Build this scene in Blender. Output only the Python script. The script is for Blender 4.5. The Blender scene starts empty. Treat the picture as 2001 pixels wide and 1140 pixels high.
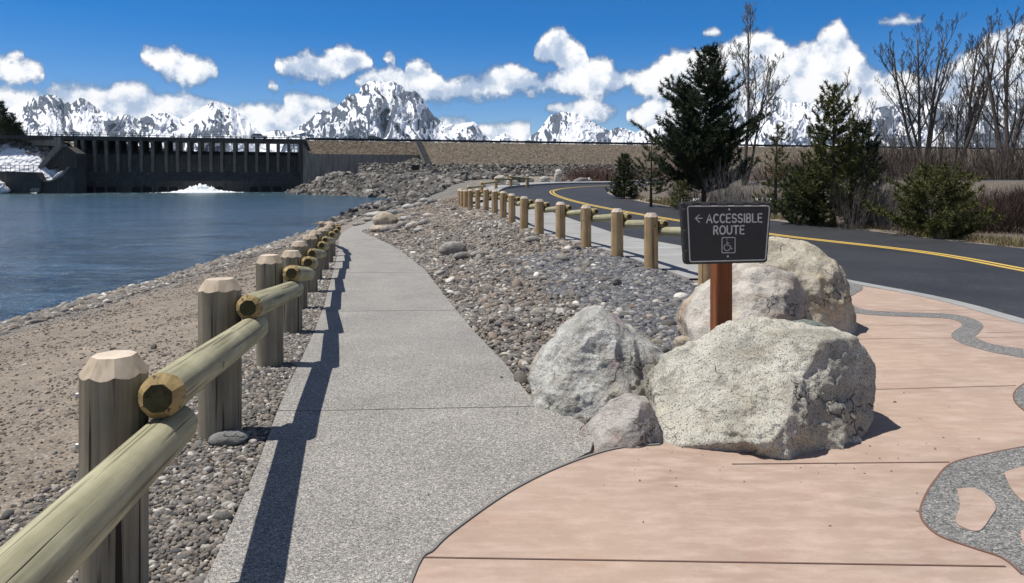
import bpy, bmesh, math, random
import numpy as np
from mathutils import Vector, Matrix
C = bpy.context.scene.collection
R = math.radians
F, HZ, CX, HC = 1460.0, 352.0, 1000.5, 1.65   # focal length in photo pixels, horizon row, centre column, eye height

# ------------------------------------------------------------------ camera
cam = bpy.data.cameras.new('camera'); camo = bpy.data.objects.new('camera', cam); C.objects.link(camo)
camo.location = (0, 0, HC); camo.rotation_euler = (R(90), 0, 0)
cam.sensor_width = 36; cam.lens = 36 * F / 2001; cam.shift_y = -(570 - HZ) / 2001
cam.clip_start = 0.05; cam.clip_end = 60000
bpy.context.scene.camera = camo
vs = bpy.context.scene.view_settings
vs.view_transform = 'Standard'; vs.look = 'None'; vs.exposure = 0.07; vs.gamma = 1
# ------------------------------------------------------------------ sun
to_sun = Vector((-1, 0.06, 2.42)).normalized()
sl = bpy.data.lights.new('sun', 'SUN'); sl.energy = 5.0; sl.angle = R(0.53); sl.color = (1, 0.955, 0.89)
so = bpy.data.objects.new('sun', sl); C.objects.link(so)
so.rotation_euler = to_sun.to_track_quat('Z', 'Y').to_euler(); so.location = (-20, 0, 40)

# ------------------------------------------------------------------ node helper
class G:
    def __init__(s, tree): s.t = tree; s.n = tree.nodes; s.l = tree.links
    def set(s, sock, v):
        if v is None: return
        if isinstance(v, bpy.types.NodeSocket): s.l.new(v, sock)
        else:
            if hasattr(sock, 'default_value'):
                if sock.type == 'RGBA' and isinstance(v, (tuple, list)) and len(v) == 3: v = (*v, 1)
                if sock.type == 'RGBA' and isinstance(v, (int, float)): v = (v, v, v, 1)
                sock.default_value = v
    def nd(s, typ, out=0, props=None, **ins):
        n = s.n.new(typ)
        for k, v in (props or {}).items(): setattr(n, k, v)
        for k, v in ins.items():
            key = int(k[1:]) if k[0] == 'i' and k[1:].isdigit() else k.replace('_', ' ')
            s.set(n.inputs[key], v)
        return n if out is None else n.outputs[out]
    def m(s, op, a, b=None, c=None, clamp=False):
        n = s.n.new('ShaderNodeMath'); n.operation = op; n.use_clamp = clamp
        for i, v in enumerate((a, b, c)): s.set(n.inputs[i], v)
        return n.outputs[0]
    def vm(s, op, a, b=None, out=0):
        n = s.n.new('ShaderNodeVectorMath'); n.operation = op
        s.set(n.inputs[0], a); s.set(n.inputs[1], b); return n.outputs[out]
    def noise(s, vec, scale, detail=4, rough=0.5, dist=0, out=0):
        return s.nd('ShaderNodeTexNoise', out, Vector=vec, Scale=scale, Detail=detail, Roughness=rough, Distortion=dist)
    def vor(s, vec, scale, out=1, feature='F1', rand=1.0):
        return s.nd('ShaderNodeTexVoronoi', out, {'feature': feature}, Vector=vec, Scale=scale, Randomness=rand)
    def mix(s, f, a, b, blend='MIX'):
        n = s.n.new('ShaderNodeMix'); n.data_type = 'RGBA'; n.blend_type = blend; n.clamp_factor = True
        s.set(n.inputs[0], f); s.set(n.inputs[6], a); s.set(n.inputs[7], b); return n.outputs[2]
    def fmix(s, f, a, b):
        n = s.n.new('ShaderNodeMix'); n.data_type = 'FLOAT'; s.set(n.inputs[0], f); s.set(n.inputs[2], a); s.set(n.inputs[3], b); return n.outputs[0]
    def rng(s, v, a, b, c=0.0, d=1.0, smooth=False):
        n = s.n.new('ShaderNodeMapRange'); n.clamp = True
        if smooth: n.interpolation_type = 'SMOOTHSTEP'
        for i, x in enumerate((v, a, b, c, d)): s.set(n.inputs[i], x)
        return n.outputs[0]
    def ramp(s, v, stops, interp='LINEAR'):
        n = s.n.new('ShaderNodeValToRGB'); n.color_ramp.interpolation = interp
        e = n.color_ramp.elements
        while len(e) < len(stops): e.new(0.5)
        for i, (p, c) in enumerate(stops): e[i].position = p; e[i].color = (*c, 1)
        s.set(n.inputs[0], v); return n.outputs[0]
    def scl(s, vec, v):
        return s.vm('MULTIPLY', vec, v)
    def bump(s, h, strength=0.5, dist=0.02, normal=None):
        return s.nd('ShaderNodeBump', 0, Height=h, Strength=strength, Distance=dist, Normal=normal)
    def sep(s, v):
        n = s.n.new('ShaderNodeSeparateXYZ'); s.set(n.inputs[0], v); return n.outputs

def mat(name, build):
    m = bpy.data.materials.new(name); m.use_nodes = True
    g = G(m.node_tree); b = m.node_tree.nodes['Principled BSDF']
    tc = g.nd('ShaderNodeTexCoord', None)
    g.obj = tc.outputs['Object']; g.geo = g.nd('ShaderNodeNewGeometry', None); g.pos = g.geo.outputs['Position']
    b.inputs['Roughness'].default_value = 0.8
    b.inputs['Specular IOR Level'].default_value = 0.3
    def out(color=None, rough=None, normal=None, spec=None, **k):
        g.set(b.inputs['Base Color'], color); g.set(b.inputs['Roughness'], rough); g.set(b.inputs['Normal'], normal)
        g.set(b.inputs['Specular IOR Level'], spec)
        for kk, v in k.items(): g.set(b.inputs[kk.replace('_', ' ')], v)
    build(g, out); return m

# ------------------------------------------------------------------ world: sky with clouds
w = bpy.data.worlds.new('World'); bpy.context.scene.world = w; w.use_nodes = True
def build_world():
    t = w.node_tree; g = G(t)
    for n in list(t.nodes): t.nodes.remove(n)
    sky = g.nd('ShaderNodeTexSky', 0, {'sky_type': 'NISHITA', 'sun_disc': False, 'sun_elevation': R(67.5), 'sun_rotation': R(-86.6),
               'altitude': 2100, 'air_density': 1.0, 'dust_density': 0.25, 'ozone_density': 2.2})
    d0 = g.nd('ShaderNodeTexCoord', None).outputs['Generated']
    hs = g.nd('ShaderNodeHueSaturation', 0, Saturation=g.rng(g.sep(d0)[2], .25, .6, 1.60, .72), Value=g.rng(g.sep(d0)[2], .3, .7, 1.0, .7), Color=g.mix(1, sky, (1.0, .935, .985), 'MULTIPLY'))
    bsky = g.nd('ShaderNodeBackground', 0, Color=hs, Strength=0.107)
    d = g.nd('ShaderNodeTexCoord', None).outputs['Generated']
    X, Y, Z = g.sep(d)[:3]
    az = g.m('ARCTAN2', X, Y)
    hyp = g.m('SQRT', g.m('ADD', g.m('MULTIPLY', X, X), g.m('ADD', g.m('MULTIPLY', Y, Y), 1e-6)))
    v = g.m('DIVIDE', Z, hyp)
    seg = 2 * math.pi / 5
    u = g.m('PINGPONG', g.m('ADD', g.m('DIVIDE', az, seg), 0.5), 1.0)
    nz = g.noise(d, 26, 8, 0.58)
    nz2 = g.noise(d, 7.5, 3, 0.5)
    nzf = g.noise(d, 75, 6, 0.62)
    nzs = g.noise(g.vm('ADD', d, (-0.012, 0.0, 0.012)), 26, 5, 0.55)
    nzl = g.noise(d, 26, 5, 0.55)
    def curve(pts):
        n = g.n.new('ShaderNodeFloatCurve'); cm = n.mapping; cv = cm.curves[0]
        P = []
        for px, py in pts:
            a = math.atan((px - CX) / F); P.append((a / seg + 0.5, (HZ - py) / F * math.cos(a) / 0.3))
        P = [p for p in P if -0.02 <= p[0] <= 1.02]
        if P[0][0] > 0.01: P.insert(0, (0.0, P[0][1]))
        if P[-1][0] < 0.99: P.append((1.0, P[-1][1]))
        cv.points[0].location = P[0]; cv.points[1].location = P[-1]
        for p in P[1:-1]: cv.points.new(*p)
        for q in cv.points: q.handle_type = 'VECTOR'
        cm.use_clip = False; cm.update(); g.set(n.inputs[1], u); g.set(n.inputs[0], 1.0)
        return g.m('MULTIPLY', n.outputs[0], 0.3)
    OFF = 30
    def layer(clouds, amp, soft):
        top = []; bot = []
        for c in clouds:
            tp, bt = c
            top += [(tp[0][0] - 4, (tp[0][1] + bt[0][1]) / 2 + OFF)] + tp + [(tp[-1][0] + 4, (tp[-1][1] + bt[-1][1]) / 2 + OFF)]
            bot += [(bt[0][0] - 4, (tp[0][1] + bt[0][1]) / 2 - OFF)] + bt + [(bt[-1][0] + 4, (tp[-1][1] + bt[-1][1]) / 2 - OFF)]
        T = curve(top); B = curve(bot)
        a = g.m('SUBTRACT', T, v); b = g.m('SUBTRACT', v, B)
        dd = g.m('MINIMUM', a, b)
        n = g.m('ADD', g.m('MULTIPLY', g.m('SUBTRACT', nz, 0.5), amp), g.m('MULTIPLY', g.m('SUBTRACT', nzf, 0.5), amp * 0.5))
        dens = g.m('ADD', g.m('ADD', dd, n), soft * .55)
        mask = g.rng(dens, 0.0, soft, 0, 1, True)
        hgt = g.m('DIVIDE', b, g.m('MAXIMUM', g.m('SUBTRACT', T, B), 0.004))
        return mask, hgt
    L1 = [
     ([(-60,120),(0,112),(20,122),(50,118),(75,135),(86,146)], [(-60,155),(0,153),(40,156),(86,150)]),
     ([(270,108),(285,94),(300,92),(318,99),(345,100),(370,110),(395,120),(410,122),(427,138)], [(270,113),(285,122),(312,135),(325,152),(345,164),(400,162),(427,146)]),
     ([(535,126),(560,118),(580,108),(605,98),(622,104),(645,105),(655,92),(680,88),(710,100),(730,122)], [(535,132),(570,150),(600,156),(640,166),(665,160),(700,140),(730,128)]),
     ([(750,114),(775,122)], [(750,118),(775,126)]),
     ([(790,128),(800,123),(820,120),(840,135),(868,160),(890,160),(920,145),(940,148),(970,135),(1000,131),(1030,140),(1060,150),(1090,138),(1110,128),(1170,116),(1200,130),(1235,145),(1270,132),(1300,110),(1320,97),(1350,95),(1400,98),(1440,78),(1480,62),(1510,64),(1540,92),(1580,80),(1615,56),(1640,50),(1665,80),(1690,112),(1715,135),(1760,140),(1800,150),(1850,130),(1900,100),(1935,60),(1970,62),(2001,44),(2100,40)],
      [(790,192),(830,196),(870,198),(960,190),(1050,178),(1100,188),(1170,188),(1235,172),(1260,190),(1300,188),(1400,200),(1500,300),(1700,300),(1800,300),(2100,300)]),
    ]
    L2 = [
     ([(15,107),(30,100),(48,106)], [(15,110),(30,113),(48,111)]),
     ([(520,168),(535,164),(548,166)], [(520,171),(535,172),(548,170)]),
     ([(555,190),(575,183),(600,180),(625,190),(645,200)], [(555,212),(600,222),(645,216)]),
     ([(690,155),(705,147),(722,140),(740,142),(760,134),(785,141),(800,150)], [(690,162),(720,180),(760,190),(800,190)]),
     ([(1044,100),(1060,75),(1080,58),(1100,56),(1122,80),(1150,104)], [(1044,116),(1080,124),(1110,150),(1150,135)]),
     ([(1372,64),(1395,59),(1412,62)], [(1372,66),(1395,67),(1412,65)]),
     ([(1712,44),(1735,36),(1760,26),(1785,38),(1815,38)], [(1712,49),(1760,53),(1815,45)]),
    ]
    L3 = [
     ([(-60,170),(0,172),(60,180),(90,186),(102,170),(130,165),(170,170),(200,172),(240,163),(280,170),(310,182),(340,188),(380,187),(420,192),(450,210),(480,205),(510,208),(540,212),(560,205),(600,205),(655,200),(690,225),(720,240),(860,240),(880,232),(900,228),(930,245),(960,245),(1000,240),(1040,248)],
      [(-60,300),(0,300),(1040,300)]),
     ([(1065,212),(1090,203),(1130,194),(1160,196),(1185,210),(1210,212)], [(1065,216),(1110,232),(1170,236),(1210,218)]),
     ([(1222,215),(1240,212),(1262,200),(1300,195),(1400,210),(1500,205),(1700,205),(2100,200)], [(1222,236),(1262,250),(1300,300),(1500,300),(1700,300),(2100,300)]),
    ]
    m1, h1 = layer(L1, 0.040, 0.015); m2, h2 = layer(L2, 0.026, 0.012); m3, h3 = layer(L3, 0.030, 0.014)
    rel = g.m('MULTIPLY', g.m('SUBTRACT', nzl, nzs), 3.4)
    def shade(h, base):
        s = g.m('ADD', g.m('MULTIPLY', h, 0.42), base)
        s = g.m('ADD', s, rel)
        s = g.m('ADD', s, g.m('MULTIPLY', g.m('SUBTRACT', nz2, 0.5), 1.3))
        s = g.m('ADD', s, g.m('MULTIPLY', g.m('SUBTRACT', nzl, 0.5), 1.1), clamp=True)
        return g.ramp(s, [(0.0, (0.42, 0.52, 0.68)), (0.35, (0.60, 0.67, 0.78)), (0.65, (0.86, 0.89, 0.93)), (1.0, (1.02, 1.01, 0.99))])
    c = g.mix(m3, (0, 0, 0), shade(h3, 0.32))
    c = g.mix(m2, c, shade(h2, 0.46)); c = g.mix(m1, c, shade(h1, 0.44))
    inv = g.m('MULTIPLY', g.m('SUBTRACT', 1.0, m1), g.m('MULTIPLY', g.m('SUBTRACT', 1.0, m2), g.m('SUBTRACT', 1.0, m3)))
    mk = g.m('SUBTRACT', 1.0, inv)
    mk = g.m('MULTIPLY', mk, g.m('GREATER_THAN', v, 0.0))
    bc = g.nd('ShaderNodeBackground', 0, Color=c, Strength=1.06)
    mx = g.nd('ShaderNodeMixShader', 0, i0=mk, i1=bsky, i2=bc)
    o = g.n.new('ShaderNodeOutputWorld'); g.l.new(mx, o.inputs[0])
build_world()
w.cycles.sampling_method = 'MANUAL'; w.cycles.sample_map_resolution = 512

# ------------------------------------------------------------------ numpy noise
def _hash(ix, iy, iz, s):
    h = (ix * 374761393 + iy * 668265263 + iz * 2147483647 + s * 974634777) & 0xffffffff
    h = ((h ^ (h >> 13)) * 1274126177) & 0xffffffff
    h = ((h ^ (h >> 16)) * 2246822519) & 0xffffffff
    return (h ^ (h >> 15)) & 0xffffffff
def pnoise(x, y, z=0.0, seed=0):
    x = np.asarray(x, float); y = np.asarray(y, float); z = np.zeros_like(x) + z
    ix, iy, iz = np.floor(x).astype(np.int64), np.floor(y).astype(np.int64), np.floor(z).astype(np.int64)
    fx, fy, fz = x - ix, y - iy, z - iz
    s = lambda t: t * t * t * (t * (t * 6 - 15) + 10)
    ux, uy, uz = s(fx), s(fy), s(fz); r = 0
    for dx in (0, 1):
        for dy in (0, 1):
            for dz in (0, 1):
                h = _hash(ix + dx, iy + dy, iz + dz, seed)
                a = (h & 1023) / 1023 * 2 * np.pi; c = ((h >> 10) & 1023) / 511.5 - 1; q = np.sqrt(1 - np.minimum(c * c, 1))
                gv = np.cos(a) * q * (fx - dx) + np.sin(a) * q * (fy - dy) + c * (fz - dz)
                r = r + gv * (ux if dx else 1 - ux) * (uy if dy else 1 - uy) * (uz if dz else 1 - uz)
    return r * 1.6
def fbm(x, y, z=0.0, oct=4, seed=0, gain=0.5, ridged=False):
    r = 0; a = 1; tot = 0
    for i in range(oct):
        n = pnoise(x * 2 ** i, y * 2 ** i, z * 2 ** i if not np.isscalar(z) else z * 2 ** i, seed + i * 17)
        if ridged: n = 1 - 2 * np.abs(n)
        r = r + a * n; tot += a; a *= gain
    return r / tot

# ------------------------------------------------------------------ object helpers
def tag(o, label=None, cat=None, group=None, kind=None):
    if label: o['label'] = label
    if cat: o['category'] = cat
    if group: o['group'] = group
    if kind: o['kind'] = kind
    return o
def mesh(name, verts, faces, mats=None, parent=None, smooth=True, idx=None, loc=None):
    me = bpy.data.meshes.new(name)
    if isinstance(verts, np.ndarray) and isinstance(faces, np.ndarray):
        k = faces.shape[1]
        me.vertices.add(len(verts)); me.vertices.foreach_set('co', verts.astype(np.float32).ravel())
        me.loops.add(faces.size); me.loops.foreach_set('vertex_index', faces.astype(np.int32).ravel())
        me.polygons.add(len(faces)); me.polygons.foreach_set('loop_start', np.arange(0, faces.size, k, dtype=np.int32))
        me.update(calc_edges=True); me.validate()
    else:
        me.from_pydata([tuple(v) for v in verts], [], [tuple(f) for f in faces]); me.update()
    if mats is not None:
        for m in (mats if isinstance(mats, (list, tuple)) else [mats]): me.materials.append(m)
    me.polygons.foreach_set('use_smooth', [bool(smooth)] * len(me.polygons))
    if idx is not None: me.polygons.foreach_set('material_index', idx)
    o = bpy.data.objects.new(name, me); C.objects.link(o)
    if parent: o.parent = parent
    if loc is not None: o.location = loc
    return o
def empty(name, loc, label, cat, group=None, rz=0):
    o = bpy.data.objects.new(name, None); C.objects.link(o); o.location = loc; o.rotation_euler = (0, 0, rz)
    o.empty_display_size = 0.1
    return tag(o, label, cat, group)
class MB:
    def __init__(s): s.v = []; s.f = []; s.i = []
    def add(s, vs, fs, mi=0):
        b = len(s.v); s.v += [tuple(v) for v in vs]; s.f += [tuple(b + k for k in f) for f in fs]; s.i += [mi] * len(fs)
    def box(s, x0, x1, y0, y1, z0, z1, mi=0, M=None):
        vs = [(x, y, z) for z in (z0, z1) for y in (y0, y1) for x in (x0, x1)]
        if M is not None: vs = [tuple(M @ Vector(v)) for v in vs]
        s.add(vs, [(0,2,3,1),(4,5,7,6),(0,1,5,4),(2,6,7,3),(0,4,6,2),(1,3,7,5)], mi)
    def tube(s, pts, rad, n=6, mi=0, cap=True, flat=None):
        pts = [Vector(p) for p in pts]; k = len(pts)
        if not hasattr(rad, '__len__'): rad = [rad] * k
        vs = []; prev = None
        for i, p in enumerate(pts):
            t = (pts[min(i + 1, k - 1)] - pts[max(i - 1, 0)])
            if t.length < 1e-9: t = Vector((0, 0, 1))
            t.normalize()
            if prev is None: a = t.orthogonal().normalized()
            else:
                a = prev - t * prev.dot(t)
                a = a.normalized() if a.length > 1e-6 else t.orthogonal().normalized()
            prev = a; b = t.cross(a)
            for j in range(n):
                q = 2 * math.pi * j / n
                vs.append(p + (a * math.cos(q) + b * math.sin(q)) * rad[i])
        fs = [(i * n + j, i * n + (j + 1) % n, (i + 1) * n + (j + 1) % n, (i + 1) * n + j) for i in range(k - 1) for j in range(n)]
        if cap: fs += [tuple(range(n))[::-1], tuple((k - 1) * n + j for j in range(n))]
        s.add(vs, fs, mi)
    def build(s, name, mats, parent=None, smooth=False, loc=None):
        return mesh(name, s.v, s.f, mats, parent, smooth, s.i, loc)
def ico(sub):
    bm = bmesh.new(); bmesh.ops.create_icosphere(bm, subdivisions=sub, radius=1)
    v = np.array([p.co[:] for p in bm.verts]); f = np.array([[q.index for q in p.verts] for p in bm.faces]); bm.free(); return v, f
ICO = {k: ico(k) for k in (2, 3, 4, 5, 6, 7)}
def interp(tab): a = np.array(tab, float); return lambda y: np.interp(y, a[:, 0], a[:, 1])

# ------------------------------------------------------------------ terrain height
ZW = -2.05                                     # water level
zr = interp([(-50,0),(11,0),(13,.04),(20,.1),(25,.17),(30,.27),(37,.42),(44,.6),(50,.8),(56,.98),(60,1.12),(64,1.26),(68,1.36),(75,1.5),(90,1.6),(120,1.7),(190,2.3),(240,3),(600,3)])
zp = interp([(-50,0),(5.2,0),(6.8,-.05),(9,-.2),(11.5,-.3),(17.6,-.45),(22,-.57),(29,-.75),(36,-.85),(45,-.88),(55,-.7),(62,-.2),(80,.8),(110,1.5),(190,2.3),(240,3),(600,3)])
xpr = interp([(-50,-.4),(3.06,-.4),(3.9,0),(4.6,.55),(5.02,.48),(5.76,.12),(6.9,-.07),(8.9,-.43),(11.8,-.97),(17.4,-2.03),(23.6,-3.5),(28.3,-4.76),(33,-6.3),(36,-7.2),(40,-7.4),(50,-8.5),(60,-8)])
xpl = interp([(-50,-1.0),(0,-1.0),(3.06,-1.25),(4.24,-1.45),(5.6,-1.72),(7.1,-2.0),(11.3,-2.85),(17.4,-4.15),(25,-5.8),(31,-7.2),(36,-8.4),(45,-9.8),(60,-9.6)])
xfr = interp([(-50,3.2),(9,3.2),(11.2,2.85),(13.3,2.48),(15.3,2.16),(17.4,1.72),(19.2,1.25),(20.8,.75),(23,.37),(25.1,0),(27.8,-.3),(30.5,-.7),(33,-1.15),(36,-1.75),(39,-2.3),(42,-2.75),(45,-3.1),(48,-3.35),(51,-3.4),(80,-3.4)])
xin = interp([(-50,8),(0,10.2),(10,11.4),(16.9,11.6),(19,11.05),(22,10.5),(25.3,9.5),(34,7.4),(40,6.8),(48,6.4),(60,9),(90,14)])
SHORE = [(-18,-60),(-14.5,0),(-13.4,12),(-13.1,19.1),(-13.2,22.7),(-12.96,27),(-13.5,35.8),(-13.6,39.7),(-14.2,52),(-16.3,79),(-17.0,98),(-15.6,112),(-14,122),(-15,133),(-20,146),(-31,164),(-45,183),(-53,193),(-60.6,206),(-64.5,226),(-65,400),(500,400),(500,-60)]
def inpoly(x, y, P):
    c = np.zeros(np.shape(x), bool); n = len(P)
    for i in range(n):
        x0, y0 = P[i]; x1, y1 = P[(i + 1) % n]
        if y0 == y1: continue
        k = ((y0 > y) != (y1 > y)) & (x < (x1 - x0) * (y - y0) / (y1 - y0) + x0); c ^= k
    return c
def segdist(x, y, P, closed=False):
    d = np.full(np.shape(x), 1e9)
    for i in range(len(P) - (0 if closed else 1)):
        x0, y0 = P[i]; x1, y1 = P[(i + 1) % len(P)]; dx, dy = x1 - x0, y1 - y0
        t = np.clip(((x - x0) * dx + (y - y0) * dy) / (dx * dx + dy * dy), 0, 1)
        d = np.minimum(d, np.hypot(x - x0 - t * dx, y - y0 - t * dy))
    return d
def sstep(t): t = np.clip(t, 0, 1); return t * t * (3 - 2 * t)
def shore_sd(x, y):
    d = segdist(x, y, SHORE[:21]); return np.where(inpoly(x, y, SHORE), d, -d)
def H(x, y, rough=True):
    x = np.asarray(x, float); y = np.asarray(y, float)
    a, b = xpr(y), xfr(y)
    t = (x - a) / np.maximum(b - a, .5)
    z = zp(y) + (zr(y) - zp(y)) * sstep(t)
    # right of the road: shallow dip, then the bank that carries the far trail
    k = sstep((x - xin(y) - .6) / 3.0) * sstep((y - 6) / 6)
    z = z - .35 * k * sstep((46 - y) / 8)
    bank = 1.60 * sstep((y - 38 + .0 * x) / 8)
    z = np.where((x > 8), np.maximum(z, bank * sstep((x - 9) / 5) + z * (1 - sstep((x - 9) / 5))), z)
    sd = shore_sd(x, y)
    sl_ = np.interp(y, [0, 20, 50, 80, 110, 400], [.185, .185, .2, .3, .42, .5])
    zs = ZW + np.where(sd > 0, sd * sl_, sd * .35)
    kk = .25
    hh = np.clip(.5 + .5 * (zs - z) / kk, 0, 1)
    z = zs * (1 - hh) + z * hh - kk * hh * (1 - hh) * .5
    z = np.maximum(z, -7)
    return z
def H1(x, y): return float(H(np.array([x]), np.array([y]))[0])
def P2(px, py, lift=0.0):
    """where the sight line through a photo point meets the ground"""
    D = np.concatenate([np.arange(1.2, 30, .02), np.arange(30, 420, .2)])
    X = (px - CX) * D / F; Z = HC - (py - HZ) * D / F
    hit = np.nonzero(Z <= H(X, D))[0]
    i = hit[0] if len(hit) else len(D) - 1
    return float(X[i]), float(D[i])
def W(px, py, D): return Vector(((px - CX) * D / F, D, HC - (py - HZ) * D / F))
def catmull(P, n=6):
    P = [np.array(p, float) for p in P]; out = []
    for i in range(len(P) - 1):
        p0, p1, p2, p3 = P[max(i - 1, 0)], P[i], P[i + 1], P[min(i + 2, len(P) - 1)]
        for k in range(n):
            t = k / n
            out.append(.5 * ((2 * p1) + (p2 - p0) * t + (2 * p0 - 5 * p1 + 4 * p2 - p3) * t * t + (3 * p1 - p0 - 3 * p2 + p3) * t ** 3))
    out.append(P[-1]); return np.array(out)

# ---- thin mountain air: one closed box of even haze round the whole place
HAZE = 0.85e-5
# ------------------------------------------------------------------ materials
def mk_aggregate(name, tint, sc=1.0):
    def b(g, out):
        p = g.pos
        v1 = g.vor(p, 135 * sc); v2 = g.vor(p, 260 * sc); s1 = g.sep(v1); s2 = g.sep(v2)
        c = g.ramp(s1[0], [(0, (.055, .055, .06)), (.25, (.13, .125, .12)), (.55, (.24, .235, .225)), (.8, (.33, .31, .29)), (.95, (.50, .49, .46)), (1, (.62, .61, .58))], 'CONSTANT')
        c2 = g.ramp(s2[1], [(0, (.07, .07, .075)), (.5, (.2, .2, .19)), (.9, (.4, .39, .37)), (1, (.6, .6, .58))], 'CONSTANT')
        c = g.mix(.5, c, c2)
        d = g.vor(p, 135 * sc, 0)
        n = g.noise(p, 1.3, 4, .6)
        c = g.mix(1, c, g.ramp(n, [(.3, tuple(.86 * t for t in tint)), (.7, tuple(1.1 * t for t in tint))]), 'MULTIPLY')
        c = g.mix(g.rng(g.noise(p, 6, 5, .6), .58, .75, 0, .25), c, (.15, .13, .11))
        out(c, .75, g.bump(d, .6, .006), .35)
    return mat(name, b)
M = {}
M['agg'] = mk_aggregate('exposed_aggregate', (1.62, 1.57, 1.48))
M['agg_dark'] = mk_aggregate('dark_exposed_aggregate', (1.1, 1.1, 1.08), .75)
def b_pink(g, out):
    p = g.pos
    n = g.noise(p, 1.6, 8, .68); n2 = g.noise(g.scl(p, (1, 3.0, 1)), 3.5, 6, .65); n3 = g.noise(p, 60, 3, .6)
    c = g.ramp(n, [(.25, (.30, .215, .165)), (.5, (.36, .27, .215)), (.75, (.435, .335, .27))])
    c = g.mix(g.rng(n2, .45, .70, 0, .6), c, (.56, .44, .37))
    c = g.mix(g.rng(g.noise(p, .45, 4, .6), .42, .66, 0, .4), c, (.50, .37, .27))
    n9 = g.noise(g.scl(p, (.6, 9, 1)), 5, 5, .65); c = g.mix(g.rng(n9, .5, .72, 0, .12), c, (.33, .22, .18))
    c = g.mix(g.rng(g.noise(g.scl(p, (1, 2, 1)), 2.2, 5, .7), .55, .72, 0, .35), c, (.36, .2, .15))
    c = g.mix(g.rng(n3, .35, .75, 0, .16), c, (.3, .2, .16))
    st = g.rng(g.noise(p, 22, 3, .5), .7, .76, 0, .4); c = g.mix(st, c, (.28, .2, .17))
    out(c, .72, g.bump(g.m('ADD', n3, g.m('MULTIPLY', n2, .5)), .25, .004), .3)
M['pink'] = mat('stained_concrete', b_pink)
M['joint'] = mat('score_joint', lambda g, out: out((.17, .1, .08), .9))
M['joint_grey'] = mat('path_joint', lambda g, out: out((.19, .185, .175), .9))
def b_conc(g, out):
    p = g.pos; n = g.noise(p, 2.0, 6, .6); f = g.noise(p, 70, 3, .7)
    c = g.ramp(n, [(.3, (.26, .26, .255)), (.7, (.37, .365, .355))]); c = g.mix(g.rng(f, .3, .8, 0, .3), c, (.2, .2, .19))
    out(c, .8, g.bump(f, .3, .004))
M['walk'] = mat('sidewalk_concrete', b_conc)
def b_asph(g, out):
    p = g.pos; v = g.sep(g.vor(p, 120)); n = g.noise(p, .5, 5, .6)
    c = g.ramp(v[0], [(0, (.016, .017, .019)), (.6, (.030, .031, .034)), (1, (.06, .062, .068))])
    c = g.mix(1, c, g.ramp(n, [(.3, (.72, .72, .72)), (.7, (1.35, 1.35, 1.33))]), 'MULTIPLY')
    s = g.rng(g.noise(p, 15, 2, .5), .72, .76, 0, .7); c = g.mix(s, c, (.25, .24, .22))
    out(c, .62, g.bump(g.vor(p, 120, 0), .5, .006), .35)
M['asphalt'] = mat('asphalt', b_asph)
def b_yel(g, out):
    n = g.noise(g.pos, 40, 4, .7); out(g.mix(g.rng(n, .52, .75, 0, .6), (.70, .47, .10), (.26, .19, .07)), .6)
M['yellow'] = mat('yellow_paint', b_yel)
M['white'] = mat('white_paint', lambda g, out: out((.7, .7, .68), .6))
# ground: soil colour per vertex times stones and grit
def b_soil(g, out):
    p = g.pos
    at = g.nd('ShaderNodeAttribute', None, {'attribute_name': 'soil'}).outputs
    v = g.vor(p, 24); v2 = g.vor(p, 60); s = g.sep(v); s2 = g.sep(v2)
    n = g.noise(p, 2.5, 7, .62); n2 = g.noise(p, .35, 4, .6)
    c = g.mix(1, at['Color'], g.ramp(n, [(.25, (.62, .60, .58)), (.5, (1, 1, 1)), (.75, (1.35, 1.32, 1.3))]), 'MULTIPLY')
    c = g.mix(1, c, g.ramp(n2, [(.3, (.82, .82, .82)), (.7, (1.15, 1.15, 1.15))]), 'MULTIPLY')
    st = g.ramp(s[0], [(0, (.12, .12, .13)), (.4, (.22, .2, .19)), (.7, (.34, .31, .28)), (1, (.5, .48, .45))])
    st2 = g.ramp(s2[0], [(0, (.09, .085, .08)), (.5, (.24, .21, .18)), (1, (.45, .42, .38))])
    k = at['Alpha']
    m1 = g.m('MULTIPLY', g.m('GREATER_THAN', s[1], .62), g.m('LESS_THAN', g.vor(p, 24, 0), .34))
    m2 = g.m('GREATER_THAN', s2[1], .5)
    c = g.mix(g.m('MULTIPLY', m2, .55), c, st2); c = g.mix(g.m('MULTIPLY', g.m('MULTIPLY', m1, k), .9), c, st)
    h = g.m('ADD', g.m('MULTIPLY', m1, g.m('SUBTRACT', .4, g.vor(p, 24, 0))), g.m('ADD', g.m('MULTIPLY', n, .5), g.m('MULTIPLY', g.vor(p, 60, 0), .3)))
    out(c, .95, g.bump(h, .9, .03), .15)
M['soil'] = mat('soil', b_soil)
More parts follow.
